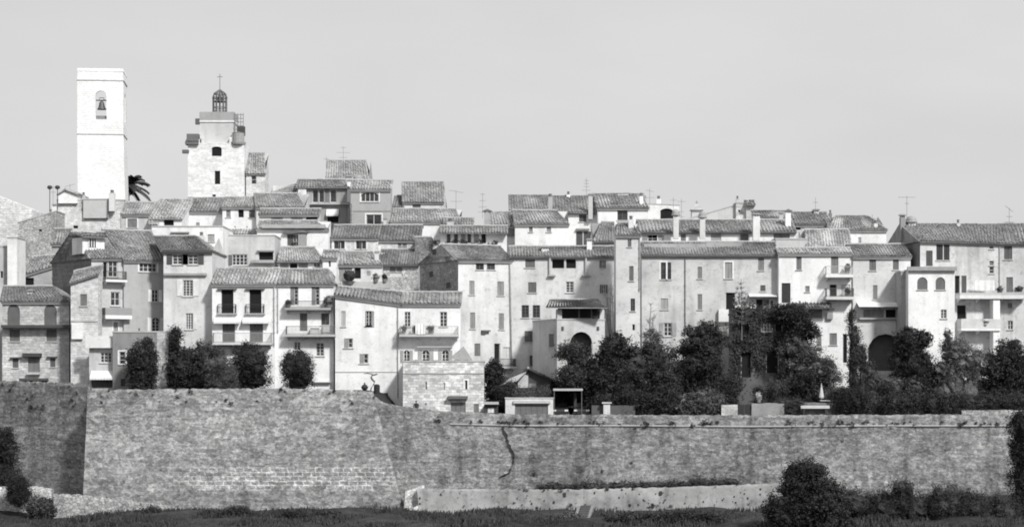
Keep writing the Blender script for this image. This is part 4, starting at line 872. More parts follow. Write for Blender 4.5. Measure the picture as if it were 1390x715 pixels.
# ------------------------------------------------------------------ ramparts
def polyline(pts, t):
    d = [0]
    for a, b in zip(pts, pts[1:]): d.append(d[-1] + float(np.linalg.norm(np.array(b[:2]) - np.array(a[:2]))))
    q = t * d[-1]; return np.array([np.interp(q, d, [p[i] for p in pts]) for i in range(3)])
def rampart(name, label, top, bot, mat, n, m, rough=.018, thick=.9, cat='rampart', cordon=None, jag=.06, seed=0, sm=True):
    rg = np.random.default_rng(seed)
    T_ = [polyline(top, i / n) for i in range(n + 1)]; B_ = [polyline(bot, i / n) for i in range(n + 1)]
    def front(s, t, off=0.):
        a, b = polyline(top, s), polyline(bot, s); q = lerp(a, b, t); q[1] -= off; return q
    org = (T_[n // 2][0], T_[n // 2][1], B_[n // 2][2]); o = root(name, org, label, cat)
    v = []; f = []; st = m + 1
    lo = rg.normal(0, 1, (n // 6 + 3, m // 4 + 3))
    for i in range(n + 1):
        jz = rg.uniform(-jag, jag)
        for j in range(m + 1):
            q = lerp(T_[i], B_[i], j / m).copy(); a, b = i / 6, j / 4
            big = lo[int(a), int(b)] * (1 - a % 1) * (1 - b % 1) + lo[int(a) + 1, int(b)] * (a % 1) * (1 - b % 1) + lo[int(a), int(b) + 1] * (1 - a % 1) * (b % 1) + lo[int(a) + 1, int(b) + 1] * (a % 1) * (b % 1)
            q[1] -= rg.normal(0, rough) + big * .05
            if j == 0: q[2] += jz
            v.append(q)
    f = [(i * st + j, i * st + j + 1, (i + 1) * st + j + 1, (i + 1) * st + j) for i in range(n) for j in range(m)]
    mb = MB(); mb.add(v, f)
    K = len(mb.v)
    mb.add([(*(v[i * st][:2] + np.array((0, thick))), v[i * st][2] - .03) for i in range(n + 1)] + [(v[i * st][0], v[i * st][1] + thick, B_[i][2]) for i in range(n + 1)], [(i, i + 1, n + 2 + i, n + 1 + i) for i in range(n)])
    mb.f += [(i * st, (i + 1) * st, K + i + 1, K + i) for i in range(n)]
    for i in (0, n): mb.f.append(tuple(i * st + j for j in range(m + 1)) + (K + n + 1 + i, K + i))
    ob = mb.build('masonry', mat, o, org)
    ob.data.polygons.foreach_set('use_smooth', [k < n * m for k in range(len(ob.data.polygons))])
    if cordon:
        mb = MB(); pts = [np.array(P(a, b, polyline(top, 0)[1])) for a, b in cordon]
        pp = []
        for q in pts:
            # slide the point on to the leaning face
            best = min(np.linspace(0, 1, 200), key=lambda s: abs(polyline(top, s)[0] - q[0])); a, b = polyline(top, best), polyline(bot, best); t = (a[2] - q[2]) / (a[2] - b[2]); pp.append(lerp(a, b, t) - (0, .06, 0))
        mb.tube(pp, .1, 6); mb.build('cordon', flat(.34), o, org)
    return o, org, front
def W_(px, py, Y): return tuple(P(px, py, Y))
RM, RC, RL, RO = rampart_mat(.275, 1.0), rampart_mat(.228, 1.9), rampart_mat(.215, 1.5), plaster(.34, 2.6)  # curtain stone is darker so its tone carries the shading at the corner
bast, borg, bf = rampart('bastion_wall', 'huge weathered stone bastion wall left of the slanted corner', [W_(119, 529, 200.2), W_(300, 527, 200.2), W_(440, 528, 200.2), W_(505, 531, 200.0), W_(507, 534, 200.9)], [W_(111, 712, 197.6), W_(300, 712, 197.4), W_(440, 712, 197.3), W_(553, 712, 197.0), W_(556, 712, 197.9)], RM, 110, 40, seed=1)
rw, rorg, rf = rampart('curtain_wall', 'long cracked rampart wall with cordon moulding right of the bastion', [W_(499, 531, 201.3), W_(522, 547, 201.2), W_(560, 553, 201.0), W_(610, 558, 200.6), W_(700, 562, 200), W_(1000, 563, 199.6), W_(1400, 562, 199.2)],
    [W_(543, 712, 198.6), W_(570, 712, 198.5), W_(600, 712, 198.3), W_(640, 712, 198.0), W_(720, 712, 197.6), W_(1000, 712, 197.6), W_(1410, 712, 197.2)], RC, 220, 36, cordon=[(606, 575), (700, 577), (850, 577), (1000, 578), (1200, 577), (1395, 577)], seed=2)
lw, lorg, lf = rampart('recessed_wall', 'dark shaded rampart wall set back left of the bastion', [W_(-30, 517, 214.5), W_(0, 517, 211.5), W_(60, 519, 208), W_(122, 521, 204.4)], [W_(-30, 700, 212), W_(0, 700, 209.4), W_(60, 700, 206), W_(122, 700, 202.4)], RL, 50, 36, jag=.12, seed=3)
ow, oorg, of = rampart('outwork_wall', 'low pale outwork wall dotted with holes at the foot of the ramparts', [W_(566, 663, 195.4), W_(760, 664, 195.2), W_(900, 661, 195), W_(1085, 654, 195)], [W_(570, 706, 194.6), W_(760, 706, 194.5), W_(900, 706, 194.4), W_(1090, 706, 194.4)], RO, 120, 12, rough=.03, thick=.7, seed=4)
mb = MB()
for i in range(90):
    s = random.random(); t = random.uniform(.12, .85); c = of(s, t); w = random.choice((.05, .07, .09, .12, .22)) * random.uniform(.7, 1.2)
    mb.box(c + (0, -.02, -w / 2), w, .16, w * random.uniform(1, 1.6))
hol = mb.build('putlog_holes', flat(.04), ow, oorg); hol['kind'] = 'stuff'
# cracks of the curtain wall
mb = MB()
def crack(pts, w):
    pr = None; fp = []
    for (a, b), (c, d) in zip(pts, pts[1:]): fp += [(lerp(a, c, q) + random.uniform(-1.1, 1.1), lerp(b, d, q)) for q in (0, .33, .66)]
    pts = fp + [pts[-1]]
    for px, py in pts:
        x = XP(px, 198.6); s = min(np.linspace(0, 1, 600), key=lambda q: abs(rf(q, .4)[0] - x)); a, b = rf(s, 0), rf(s, 1); z = P(px, py, 198.6)[2]; c = lerp(a, b, (a[2] - z) / (a[2] - b[2])) - (0, .055, 0); ww = w * random.uniform(.2, 1.3)
        cur = [c - (ww, 0, 0), c + (ww, 0, 0), c + (ww, .3, 0), c - (ww, .3, 0)]
        if pr: mb.hexa(pr, cur)
        pr = cur
crack([(695, 578), (694, 584), (697, 592), (696, 602), (699, 610), (700, 618), (697, 627), (692, 632), (688, 640), (680, 643), (672, 647)], .03)
mb.build('crack', flat(.12), rw, rorg)
# rubble retaining wall, buttress, steps
rampart('rubble_retaining_wall', 'low bright rubble wall along the foot of the bastion', [W_(73, 671, 196.2), W_(110, 672, 196.2), W_(165, 679, 196), W_(222, 686, 195.8)], [W_(73, 716, 195.9), W_(110, 716, 195.9), W_(165, 716, 195.7), W_(222, 716, 195.6)], rubble(.4), 50, 10, rough=.07, thick=1.2, jag=.12, seed=5)
rampart('stone_ledge_wall', 'short pale stone ledge wall behind the dark shrub at the lower left', [W_(-10, 661, 199.5), W_(45, 660, 199.5), W_(70, 663, 199)], [W_(-10, 716, 199.3), W_(45, 716, 199.3), W_(70, 716, 198.8)], rubble(.5), 20, 8, rough=.06, thick=1., jag=.1, seed=6)
bo = root('buttress', P(562, 690, 195.6), 'small pale wedge buttress at the left end of the outwork', 'buttress'); mb = MB(); b0 = np.array(P(562, 690, 195.6))
mb.hexa([b0 + q for q in ((-1.1, .4, -.8), (1.0, -.3, -.8), (1.0, 1.6, -.8), (-1.1, 1.6, -.8))], [b0 + q for q in ((-.9, .9, .9), (.2, .7, 1.6), (.9, 1.6, 2.2), (-.9, 1.6, 1.6))]); mb.build('masonry', rubble(.5), bo, b0)
mb = MB(); mb.hexa([b0 + q for q in ((-.2, -.7, -.8), (.9, -.7, -.8), (.9, -.3, -.8), (-.2, -.3, -.8))], [b0 + q for q in ((-.1, -.6, .1), (.7, -.6, .5), (.7, -.3, .5), (-.1, -.3, .1))]); mb.build('sloped_stone', flat(.6), bo, b0)
def gz(x, y):                                            # ground under the ramparts
    k = float(np.interp(y, [150, 166, 174, 186, 195], [-18.5, -15.2, -14.1, -13.1, -12.65])); return k + float(np.interp(x, [-60, -44, -34, 20, 60], [-1.2, -1.0, -.2, 0, .9]))
st0 = np.array((XP(792, 190), 190, gz(XP(792, 190), 190))); st0 = st0 + (0, 0, .45); so_ = root('garden_steps', st0, 'narrow stone steps with pale side kerbs in the dark turf', 'steps')
mb = MB(); sk = MB()
for i in range(9): mb.box(st0 + (i * -.1 + .3, 2.0 - i * .8, .25 - i * .16), .9, .8, .2)
for sx in (-.6, .6):
    a = st0 + (.3 + sx, 2.4, .45); b = st0 + (-.6 + sx, -5.2, -1.1); w3 = np.array((.14, 0, 0)); sk.hexa([a - w3 - (0, 0, .5), a + w3 - (0, 0, .5), b + w3 - (0, 0, .5), b - w3 - (0, 0, .5)], [a - w3, a + w3, b + w3, b - w3])
mb.build('step', flat(.08), so_, st0); sk.build('kerb', flat(.22), so_, st0)

# ------------------------------------------------------------------ planting
def leaves(mb, lobes, n, size, clump=.45, drop=0., up=.0, shell=.5):
    vol = np.array([r[0] * r[1] * r[2] for c, r in lobes]) ** .8; vol /= vol.sum()
    nc = max(12, n // 26); pick = RNG.choice(len(lobes), nc, p=vol)
    dr = RNG.normal(0, 1, (nc, 3)); dr /= np.linalg.norm(dr, axis=1)[:, None]; rad = shell + (1.0 - shell) * RNG.random(nc) ** .6
    C = np.array([lobes[k][0] for k in pick]) + dr * np.array([lobes[k][1] for k in pick]) * rad[:, None]
    csz = RNG.uniform(.6, 1.4, nc) * clump
    i = RNG.integers(0, nc, n); p = C[i] + RNG.normal(0, 1, (n, 3)) * csz[i][:, None] * np.array((.6, .6, .5)); p[:, 2] -= drop * RNG.random(n) ** 2
    a = RNG.normal(0, 1, (n, 3)); a[:, 2] = a[:, 2] * .7 + up; a /= np.linalg.norm(a, axis=1)[:, None]
    b = np.cross(a, RNG.normal(0, 1, (n, 3))); b /= np.linalg.norm(b, axis=1)[:, None]
    L = size * RNG.uniform(.6, 1.5, n)[:, None]; Wd = L * .42
    V = np.stack([p - a * L * .5, p + b * Wd * .5, p + a * L * .5, p - b * Wd * .5], 1).reshape(-1, 3)
    k = len(mb.v); mb.v.extend(map(tuple, V)); mb.f.extend([(k + 4 * j, k + 4 * j + 1, k + 4 * j + 2, k + 4 * j + 3) for j in range(n)])
def bush(label, px, py, rx, ry, Y, v=.028, n=4500, size=.24, name='shrub', cat='shrub', lobes=None, trunk=True, depth=None, core=.56, clump=.36, gnd=None, group=None, up=0., sub=8, skirt=True):
    """px, py, rx, ry: the crown's outline; lobes: extra (dx, dy, rx, ry) in the same units"""
    k = Y / F; ls = []
    rng = random.Random(int(px * 7 + py))
    outl = lobes or [(0, 0, rx, ry)]
    for dx, dy, a, b in outl:
        c = P(px + dx, py + dy, Y) + np.array((0, rng.uniform(-.3, .3), 0)); ra, rb = a * k, b * k; rd = depth or (ra + rb) / 2
        ls.append((c, np.array((ra * .9, rd * .9, rb * .9))))
        for _ in range(sub):                               # knobbly outline
            th, ph = rng.uniform(0, 6.28), rng.uniform(-.9, 1.2); q = np.array((math.cos(th) * math.cos(ph) * ra, math.sin(th) * math.cos(ph) * rd, math.sin(ph) * rb)) * .72
            ls.append((c + q, np.array((ra, rd, rb)) * rng.uniform(.26, .42)))
    c = P(px, py, Y); g = T(c[0], Y) if gnd is None else gnd
    o = root(name, (c[0], Y, g), label, cat, group); org = (c[0], Y, g)
    if skirt and core:
        for dx, dy, a, b in outl:
            q = P(px + dx, py + dy, Y); hz_ = (q[2] - g)
            if hz_ > b * k * .5: ls.append((np.array((q[0], q[1], g + hz_ * .45)), np.array((a * k * .86, min(a * k, 1.6) * .86, hz_ * .52))))
    n = int(n * 2.5); size *= .8 * rng.uniform(.78, 1.3)
    mb = MB()
    if core:
        for q, r in ls: mb.blob(q, r * core, 8, 12, .22)
    leaves(mb, ls, n, size, clump, up=up, shell=.62)
    mb.build('crown', leaf(v), o, org)
    if trunk:
        mb = MB(); r0 = max(.06, rx * k * .07); zt = c[2]
        mb.tube([(c[0], Y, g - .3), (c[0] + .05, Y, lerp(g, zt, .4)), (c[0] - .04, Y, zt)], [r0 * 1.3, r0, r0 * .6], 7)
        for _ in range(5):
            th = rng.uniform(0, 6.28); q = ls[rng.randrange(len(ls))][0]; s0 = np.array((c[0], Y, lerp(g, zt, rng.uniform(.4, .8)))); mb.tube([s0, lerp(s0, q, .5) + (0, 0, .15), q], [r0 * .5, r0 * .35, r0 * .15], 5)
        mb.build('trunk', bark(), o, org)
    return o
B = bush
# left terrace
B('round dark clipped tree in front of the grey garden block', 193, 490, 23, 30, 207.2, .022, 5000, .22, 'clipped_tree', 'tree', core=.66)
B('tall dark narrow shrub climbing beside the stone quoin', 239, 478, 11, 38, 210, .02, 3000, .24, 'tall_shrub', 'shrub', lobes=[(0, -15, 8, 22), (2, 18, 13, 22)])
B('broad dark laurel spreading left of the pale bush', 268, 494, 42, 30, 209.5, .026, 7000, .26, 'laurel', 'shrub', lobes=[(-20, 4, 24, 26), (12, -4, 30, 28), (-4, 14, 34, 18)])
B('paler feathery round bush standing before the dark laurel', 299, 504, 24, 21, 207, .05, 4500, .2, 'bush', 'shrub', core=.64)
B('dark creeper mass hanging under the twin awning house balcony', 340, 490, 28, 26, 211.5, .02, 5000, .24, 'creeper', 'climber', lobes=[(-4, -6, 26, 22), (8, 10, 24, 18)])
B('round dark bush in front of the railed balcony house', 405, 499, 25, 26, 207.5, .022, 5500, .2, 'bush', 'shrub', core=.66, sub=10)
# middle gardens
B('dark overgrown shrub between the stone terrace and the shed', 673, 522, 15, 30, 210.5, .02, 4500, .26, 'shrub', 'shrub', lobes=[(-2, -12, 13, 20), (4, 14, 16, 20)])
B('leggy shaggy tree with drooping tufts before the white porch arch', 780, 490, 28, 36, 208.5, .03, 6000, .3, 'shaggy_tree', 'tree', lobes=[(-4, -14, 17, 15), (8, -2, 16, 18), (0, 22, 24, 22), (-16, -9, 9, 7)], core=.6, skirt=False)
B('bushy dark tree right of the shaggy tree', 822, 502, 28, 44, 208.8, .022, 8000, .28, 'tree', 'tree', lobes=[(16, -32, 24, 22), (4, -20, 20, 20), (0, 6, 32, 34), (-8, 30, 28, 22)])
B('wide rounded dark tree below the blind window of the long house', 884, 502, 46, 44, 208.2, .028, 11000, .27, 'tree', 'tree', lobes=[(-22, -6, 30, 30), (10, -8, 34, 34), (-34, 20, 34, 30), (14, 24, 38, 28)], sub=9)
B('pale wispy shrub peeping above the dark tree against the wall', 884, 462, 12, 18, 211.5, .06, 900, .2, 'wispy_shrub', 'shrub', core=0)
B('tall dense evergreen with spiky top in front of the long house', 953, 480, 38, 46, 208.6, .025, 11000, .28, 'evergreen_tree', 'tree', lobes=[(0, -18, 32, 26), (-4, 10, 36, 34), (8, -28, 20, 16), (-14, 30, 28, 22)], up=.3, sub=9)
B('clipped leafy hedge with paler leaves above the rampart', 950, 547, 34, 18, 205.6, .058, 5500, .2, 'hedge', 'hedge', lobes=[(-18, 2, 18, 15), (0, 0, 20, 17), (18, -2, 16, 18)], trunk=False)
# ivy covered arcade
arc = house('low old arcade building smothered in dark ivy', 996, 1096, 212, 418, None, plaster(.13), 'o 1006 1020 476 512 a ns; o 1040 1057 473 506 a ns; c 1033 1049 437 450 a 4x3; o 1052 1062 440 450 ns; o 1003 1018 436 455 ns', dep=5, yb=566, cope=False)
def ivy(label, H, rects, v, n, size=.24, name='ivy', cat='climber', deep=.22, skip=()):
    fc = Fc(H, 'F'); mb = MB(); tot = sum((r[1] - r[0]) * (r[3] - r[2]) for r in rects); c0 = None
    for r in rects:
        a0, a1, z0, z1 = rect_on(H, 'F', r); k = max(20, int(n * (r[1] - r[0]) * (r[3] - r[2]) / tot))
        nb = max(6, k // 25); cs = [(random.uniform(a0, a1), random.uniform(z0, z1), random.uniform(.05, deep * 1.6)) for _ in range(nb)]
        for _ in range(k):
            ca, cz, ci = random.choice(cs); a = ca + random.gauss(0, .35); z = cz + random.gauss(0, .35); i = -abs(ci + random.gauss(0, deep * .5)) - .02
            px = CX + fc.pt(a, z, i)[0] / fc.pt(a, z, i)[1] * F; py = HZ - z / fc.pt(a, z, i)[1] * F
            if any(s[0] < px < s[1] and s[2] < py < s[3] for s in skip): continue
            p = fc.pt(a, z, i); d = np.array((random.gauss(0, 1), random.gauss(0, .5), random.gauss(0, 1))); d /= np.linalg.norm(d); e = np.cross(d, (random.gauss(0, .4), -1, random.gauss(0, .4))); e /= np.linalg.norm(e); L = size * random.uniform(.6, 1.4)
            mb.add([p - d * L * .5, p + e * L * .3, p + d * L * .5, p - e * L * .3], [(0, 1, 2, 3)])
        if c0 is None: c0 = fc.pt((a0 + a1) / 2, z0, -.1)
    o = root(name, c0, label, cat); mb.build('foliage', leaf(v), o, c0)
    mb = MB(); r = rects[0]; a0, a1, z0, z1 = rect_on(H, 'F', r)
    for q in range(3):
        a = lerp(a0, a1, (q + 1) / 4); mb.tube([fc.pt(a, z0 - .3, -.06), fc.pt(a + .2, lerp(z0, z1, .5), -.1), fc.pt(a - .1, z1, -.06)], [.06, .045, .02], 5)
    mb.build('stem', bark(), o, c0); return o
holes = ((1006, 1020, 478, 512), (1040, 1057, 476, 506), (1033, 1049, 437, 451), (1004, 1017, 437, 454), (1053, 1062, 441, 450))
ivy('thick dark ivy covering the arcade between its arches', arc, [(998, 1064, 419, 436), (998, 1064, 452, 474), (1024, 1036, 470, 500), (1062, 1092, 420, 530), (996, 1006, 440, 530), (1018, 1034, 436, 456), (1062, 1090, 420, 470)], .028, 13000, .24, skip=holes)
B('dark ivy canopy bulging over the arcade roof edge', 1082, 440, 22, 30, 210.8, .022, 6500, .26, 'ivy_canopy', 'climber', lobes=[(-12, -16, 18, 10), (2, -2, 17, 18), (16, 10, 16, 9), (-4, 22, 16, 18)], trunk=True, skirt=False)
B('loose climbing plant with gaps before the white house front', 1085, 475, 34, 30, 209.8, .05, 5200, .28, 'climbing_plant', 'climber', lobes=[(-10, 0, 20, 22), (14, 2, 22, 16), (28, 16, 22, 14), (0, 24, 30, 16)], core=.45)
B('dark garden shrub below the climbing plant', 1085, 510, 40, 24, 208.6, .022, 6500, .25, 'garden_shrub', 'shrub', lobes=[(-8, 14, 14, 12), (12, 6, 20, 18), (34, 0, 16, 20)])
B('light feathery shrub behind the folded parasol', 1122, 508, 20, 18, 208.2, .07, 3000, .24, 'feathery_shrub', 'shrub', core=.5)
B('dark bush overhanging the retaining wall with the bench', 1072, 549, 22, 11, 205.2, .03, 2600, .18, 'bush', 'shrub', trunk=False)
B('low dark flower bed behind the pale garden wall', 1044, 528, 26, 14, 207, .03, 3000, .2, 'flower_bed', 'plants', trunk=False, lobes=[(-12, 4, 14, 10), (10, 0, 16, 14)])
B('big round dark bush right of the parasol', 1150, 541, 24, 22, 205.5, .02, 5200, .22, 'bush', 'shrub', lobes=[(-6, 2, 20, 20), (12, 4, 16, 18)])
B('rounded grey-green bush at the edge of the dark bush', 1184, 547, 14, 15, 205, .042, 3000, .18, 'bush', 'shrub', trunk=False)
B('tall creeper column climbing the corner beside the arch', 1157, 460, 9, 44, 214.5, .034, 3200, .22, 'creeper_column', 'climber', lobes=[(-2, -26, 5, 16), (2, -2, 8, 20), (4, 26, 11, 20)], core=.6)
B('shaggy sloping shrub on the old garden wall', 1176, 498, 14, 32, 209, .036, 3200, .22, 'sloping_shrub', 'shrub', lobes=[(-6, -14, 8, 18), (2, 6, 12, 18), (8, 24, 16, 14)], core=.6)
B('dense dark upright tree covering the right of the arch', 1236, 482, 30, 38, 207.8, .021, 8500, .26, 'upright_tree', 'tree', lobes=[(0, -12, 26, 28), (2, 12, 30, 26), (-4, -26, 12, 14), (16, -22, 12, 14)], sub=9)
B('paler loose grey-green tree under the lower balcony', 1304, 492, 40, 34, 208, .07, 7500, .24, 'loose_tree', 'tree', lobes=[(-8, -16, 22, 22), (14, 4, 28, 24), (-24, 12, 22, 22), (-18, -34, 6, 14)], core=.62)
B('dark round-headed tree at the right edge', 1368, 494, 32, 38, 207.2, .026, 8500, .25, 'round_headed_tree', 'tree', lobes=[(0, -8, 30, 28), (12, 12, 30, 28), (-16, 14, 18, 22)], sub=9)
B('low grey-green bushes at the foot of the upright tree', 1222, 521, 28, 14, 206.8, .06, 3800, .2, 'low_bush', 'shrub', lobes=[(-10, 2, 18, 12), (14, 2, 18, 12)], trunk=False)
B('long dark clipped hedge along the top of the rampart', 1300, 546, 96, 15, 202.6, .026, 13000, .22, 'hedge', 'hedge', lobes=[(x, random.uniform(-2, 2), 15, 13) for x in range(-86, 100, 17)], trunk=False, depth=1.1, sub=4)
# foreground and foot of the wall
B('big dark tree in front of the curtain wall at the right', 1094, 676, 56, 52, 178, .021, 16000, .24, 'foreground_tree', 'tree', lobes=[(0, -18, 38, 34), (-22, 12, 36, 34), (24, 10, 34, 36), (-8, -34, 20, 16), (34, 34, 30, 26)], gnd=gz(25, 178), sub=9)
B('dark tree cut by the right edge beside the curtain wall', 1388, 594, 26, 42, 190, .018, 7500, .24, 'edge_tree', 'tree', lobes=[(0, -8, 22, 32), (6, 14, 24, 30)], gnd=gz(47, 190))
B('dark shrub growing against the recessed wall at the left edge', 8, 604, 20, 24, 203.5, .018, 4500, .22, 'wall_shrub', 'shrub', lobes=[(-2, -4, 16, 20), (4, 8, 18, 16)], gnd=-11.6)
B('dark bushy shrub on the pale ledge wall at the lower left', 25, 666, 17, 22, 197, .018, 4500, .22, 'ledge_shrub', 'shrub', gnd=-12.2)
B('small rough shrub between the ledge wall and the rubble wall', 56, 690, 22, 16, 196.4, .04, 3200, .22, 'rough_shrub', 'shrub', gnd=-13, trunk=False)
B('dark bush mass below the right half of the long curtain wall', 1290, 690, 110, 44, 186, .024, 20000, .24, 'thicket', 'shrub', lobes=[(x + random.uniform(-10, 10), random.uniform(-8, 8), random.uniform(26, 40), random.uniform(22, 36)) for x in range(-120, 125, 28)] , gnd=gz(40, 186), trunk=False)
B('low dark thicket beside the steps at the bottom edge', 905, 707, 80, 14, 186, .026, 7000, .24, 'low_thicket', 'shrub', lobes=[(x, random.uniform(-3, 3), 22, 10) for x in range(-70, 80, 26)], gnd=gz(14, 186), trunk=False)
B('pale grassy shrub left of the garden steps', 775, 706, 12, 10, 188, .06, 1500, .22, 'pale_shrub', 'shrub', gnd=gz(5, 188), trunk=False, core=.4)
B('dark scrub growing over the right end of the rubble wall', 205, 700, 24, 10, 194.4, .026, 3000, .22, 'scrub', 'shrub', gnd=gz(-34, 194), trunk=False)
B('dark scrub patch in the turf under the bastion middle', 420, 704, 46, 9, 190, .022, 4000, .22, 'scrub', 'shrub', lobes=[(-24, 0, 20, 8), (6, 2, 24, 7), (30, -1, 16, 8)], gnd=gz(-18, 190), trunk=False)
B('dark bramble clump at the foot of the bastion', 310, 700, 40, 12, 192, .022, 4500, .24, 'bramble', 'shrub', lobes=[(-20, 2, 22, 9), (10, 0, 26, 12)], gnd=gz(-26, 192), trunk=False)
# dark leafy band on top of the outwork
mb = MB(); ls = [(of(s, 0) + (0, .9, .15 + random.uniform(-.05, .12)), np.array((.8, .5, .3))) for s in np.linspace(.33, .83, 40)]
for c, r in ls: mb.blob(c, r * .8, 5, 8, .2)
leaves(mb, ls, 7000, .2, .3); co = root('outwork_band', of(.58, 0), 'dark leafy band along the top of the outwork', 'plants'); mb.build('foliage', leaf(.03), co, of(.58, 0))
# weeds rooted in the masonry, and rough turf: nobody could count them
mb = MB(); ls = []
for _ in range(95): s = random.uniform(.08, .98); ls.append((rf(s, random.choice((0.07, .085, .09, .1)) ) - (0, .1, 0), np.array((.22, .16, .16)) * random.uniform(.5, 1.8)))
for _ in range(40): ls.append((rf(random.uniform(.1, .95), random.uniform(.1, .7)) - (0, .05, 0), np.array((.15, .12, .15)) * random.uniform(.5, 1.4)))
for _ in range(60): ls.append((bf(random.uniform(.02, .98), random.uniform(0, .12)) - (0, .05, 0), np.array((.16, .12, .14)) * random.uniform(.4, 1.5)))
for _ in range(40): ls.append((of(random.uniform(.02, .98), random.choice((0, .02, .55, .75))) - (0, .05, 0), np.array((.22, .12, .15)) * random.uniform(.5, 1.5)))
for _ in range(30): ls.append((lf(random.uniform(.1, .98), random.uniform(0, .2)) - (0, .05, 0), np.array((.2, .12, .2)) * random.uniform(.5, 1.8)))
leaves(mb, ls, 11000, .13, .12); tag(mb.build('wall_weeds', leaf(.04)), 'weeds rooted in the joints of the rampart walls', 'weeds', kind='stuff')
mb = MB(); n = 42000; ys = RNG.uniform(176, 196.5, n); xs = RNG.uniform(-1, 1, n) * (ys * .262 + 1)
pn = np.sin(xs * .7 + ys * .5) + np.sin(xs * .31 - ys * .9) + RNG.normal(0, .5, n)
for x, y, q in zip(xs, ys, pn):
    if q < -.4: continue
    z = gz(x, y) + .15; h = .12 + .18 * max(0, q) * random.random(); a = random.uniform(0, 6.28); dx, dy = math.cos(a) * .1, math.sin(a) * .1; lx, ly = random.gauss(0, .12), random.gauss(0, .12)
    k = len(mb.v); mb.v += [(x - dx, y - dy, z - .35), (x + dx, y + dy, z - .35), (x + lx + dx * .2, y + ly, z + h), (x + lx - dx * .2, y + ly, z + h)]; mb.f.append((k, k + 1, k + 2, k + 3))
tag(mb.build('rough_grass', leaf(.03)), 'rough dark grass on the slope below the ramparts', 'grass', kind='stuff')
# palm by the bell tower
def palm():
    Y = 299; b = P(174, 282, Y); g = T(b[0], Y); g = g; o = root('palm_tree', (b[0], Y, g), 'dark palm with arching fronds at the foot of the bell tower', 'tree'); org = (b[0], Y, g)
    top = P(172, 255, Y); mb = MB(); mb.tube([(b[0], Y, g - .3), (b[0], Y, (g + top[2]) / 2), top], [.4, .3, .33], 8); mb.build('trunk', bark(), o, org)
    mb = MB()
    for k in range(40):
        a = k * 2.4 + random.uniform(-.2, .2); el = random.uniform(-.1, 1.3); L = random.uniform(3.4, 4.3); pr = []
        for i in range(9):
            t = i / 8; r = L * t; e = el - 1.7 * t * t * .75; pr.append(top + np.array((math.cos(a) * r * math.cos(el * .8), math.sin(a) * r * math.cos(el * .8), L * (math.sin(el) * t - .55 * t * t) + .2)))
        mb.tube(pr, [.05] * 8 + [.02], 4)
        for i in range(1, 9):
            for sg in (-1, 1):
                for f_ in (0, .5):
                    c = lerp(pr[i - 1], pr[i], f_); d = pr[i] - pr[i - 1]; d /= np.linalg.norm(d); s = np.cross(d, (0, 0, 1.)); s /= np.linalg.norm(s) + 1e-6; tip = c + s * sg * .75 * (1 - .5 * i / 9) + d * .25 - (0, 0, .3); mb.add([c - d * .26, c + d * .26, tip], [(0, 1, 2)])
    mb.build('fronds', leaf(.03), o, org)
palm()
# leafless conifer and bare climbers on the fronts
def spindle(label, pts, Y, tiers, wid, name, v=.09, cat='tree'):
    g = P(*pts[0], Y); o = root(name, g, label, cat); mb = MB(); t3 = [P(*q, Y) for q in pts]; mb.tube(t3, np.linspace(.06, .02, len(pts)), 5)
    a, b = t3[0], t3[-1]; k = Y / F
    for i in range(tiers):
        t = .3 + .7 * i / tiers; c = polyline(t3, 0) * 0 + lerp(a, b, t)
        for j in range(7):
            th = j * .9 + i; L = wid * k * (1.25 - t) ; d = np.array((math.cos(th) * L, math.sin(th) * L * .8, .35 * L)); mb.tube([c, c + d * .5 - (0, 0, .06), c + d], [.02, .016, .01], 4)
    mb.build('branches', flat(v), o, g); mb = MB()
    ls = [(lerp(a, b, .3 + .7 * i / tiers) + (random.uniform(-.5, .5) * (1.3 - i / tiers), 0, -.05), np.array((wid * k * .75 * (1.1 - .8 * i / tiers), .5, .12))) for i in range(tiers) for _ in (0, 1)]
    leaves(mb, ls, 1300, .15, .16); mb.build('needles', leaf(.1), o, g); return o
spindle('sparse pale conifer with level tiers beside the arcade', [(1007, 462), (1007, 425), (1006, 378)], 211.4, 9, 17, 'bare_conifer', .16)
def twigs(label, H, x, y0, y1, spread, name='bare_creeper', n=9, v=.2):
    fc = Fc(H, 'F'); s0, z0 = to_face(H, 'F', x, y1); mb = MB(); c0 = fc.pt(s0, z0, -.05)
    for i in range(n):
        s, z = to_face(H, 'F', x + random.uniform(-spread, spread), random.uniform(y0, y0 + (y1 - y0) * .5)); m1 = fc.pt(lerp(s0, s, .4) + random.uniform(-.3, .3), lerp(z0, z, .45), -.05)
        mb.tube([c0, m1, fc.pt(s, z, -.05)], [.05, .035, .015], 4)
        for _ in range(4):
            q = lerp(m1, fc.pt(s, z, -.05), random.random()); mb.tube([q, q + fc.pt(random.uniform(-.7, .7), 0) * 0 + np.array((random.uniform(-.7, .7), 0, random.uniform(.1, .7)))], [.025, .01], 4)
    o = root(name, c0, label, 'climber'); mb.build('stems', flat(v), o, c0)
twigs('bare wiry creeper spreading up the wall right of the porch roof', mid, 832, 372, 470, 13, n=9, v=.3)
twigs('thin bare creeper near the low shuttered window of the long house', big, 884, 400, 468, 8, n=5, v=.3)

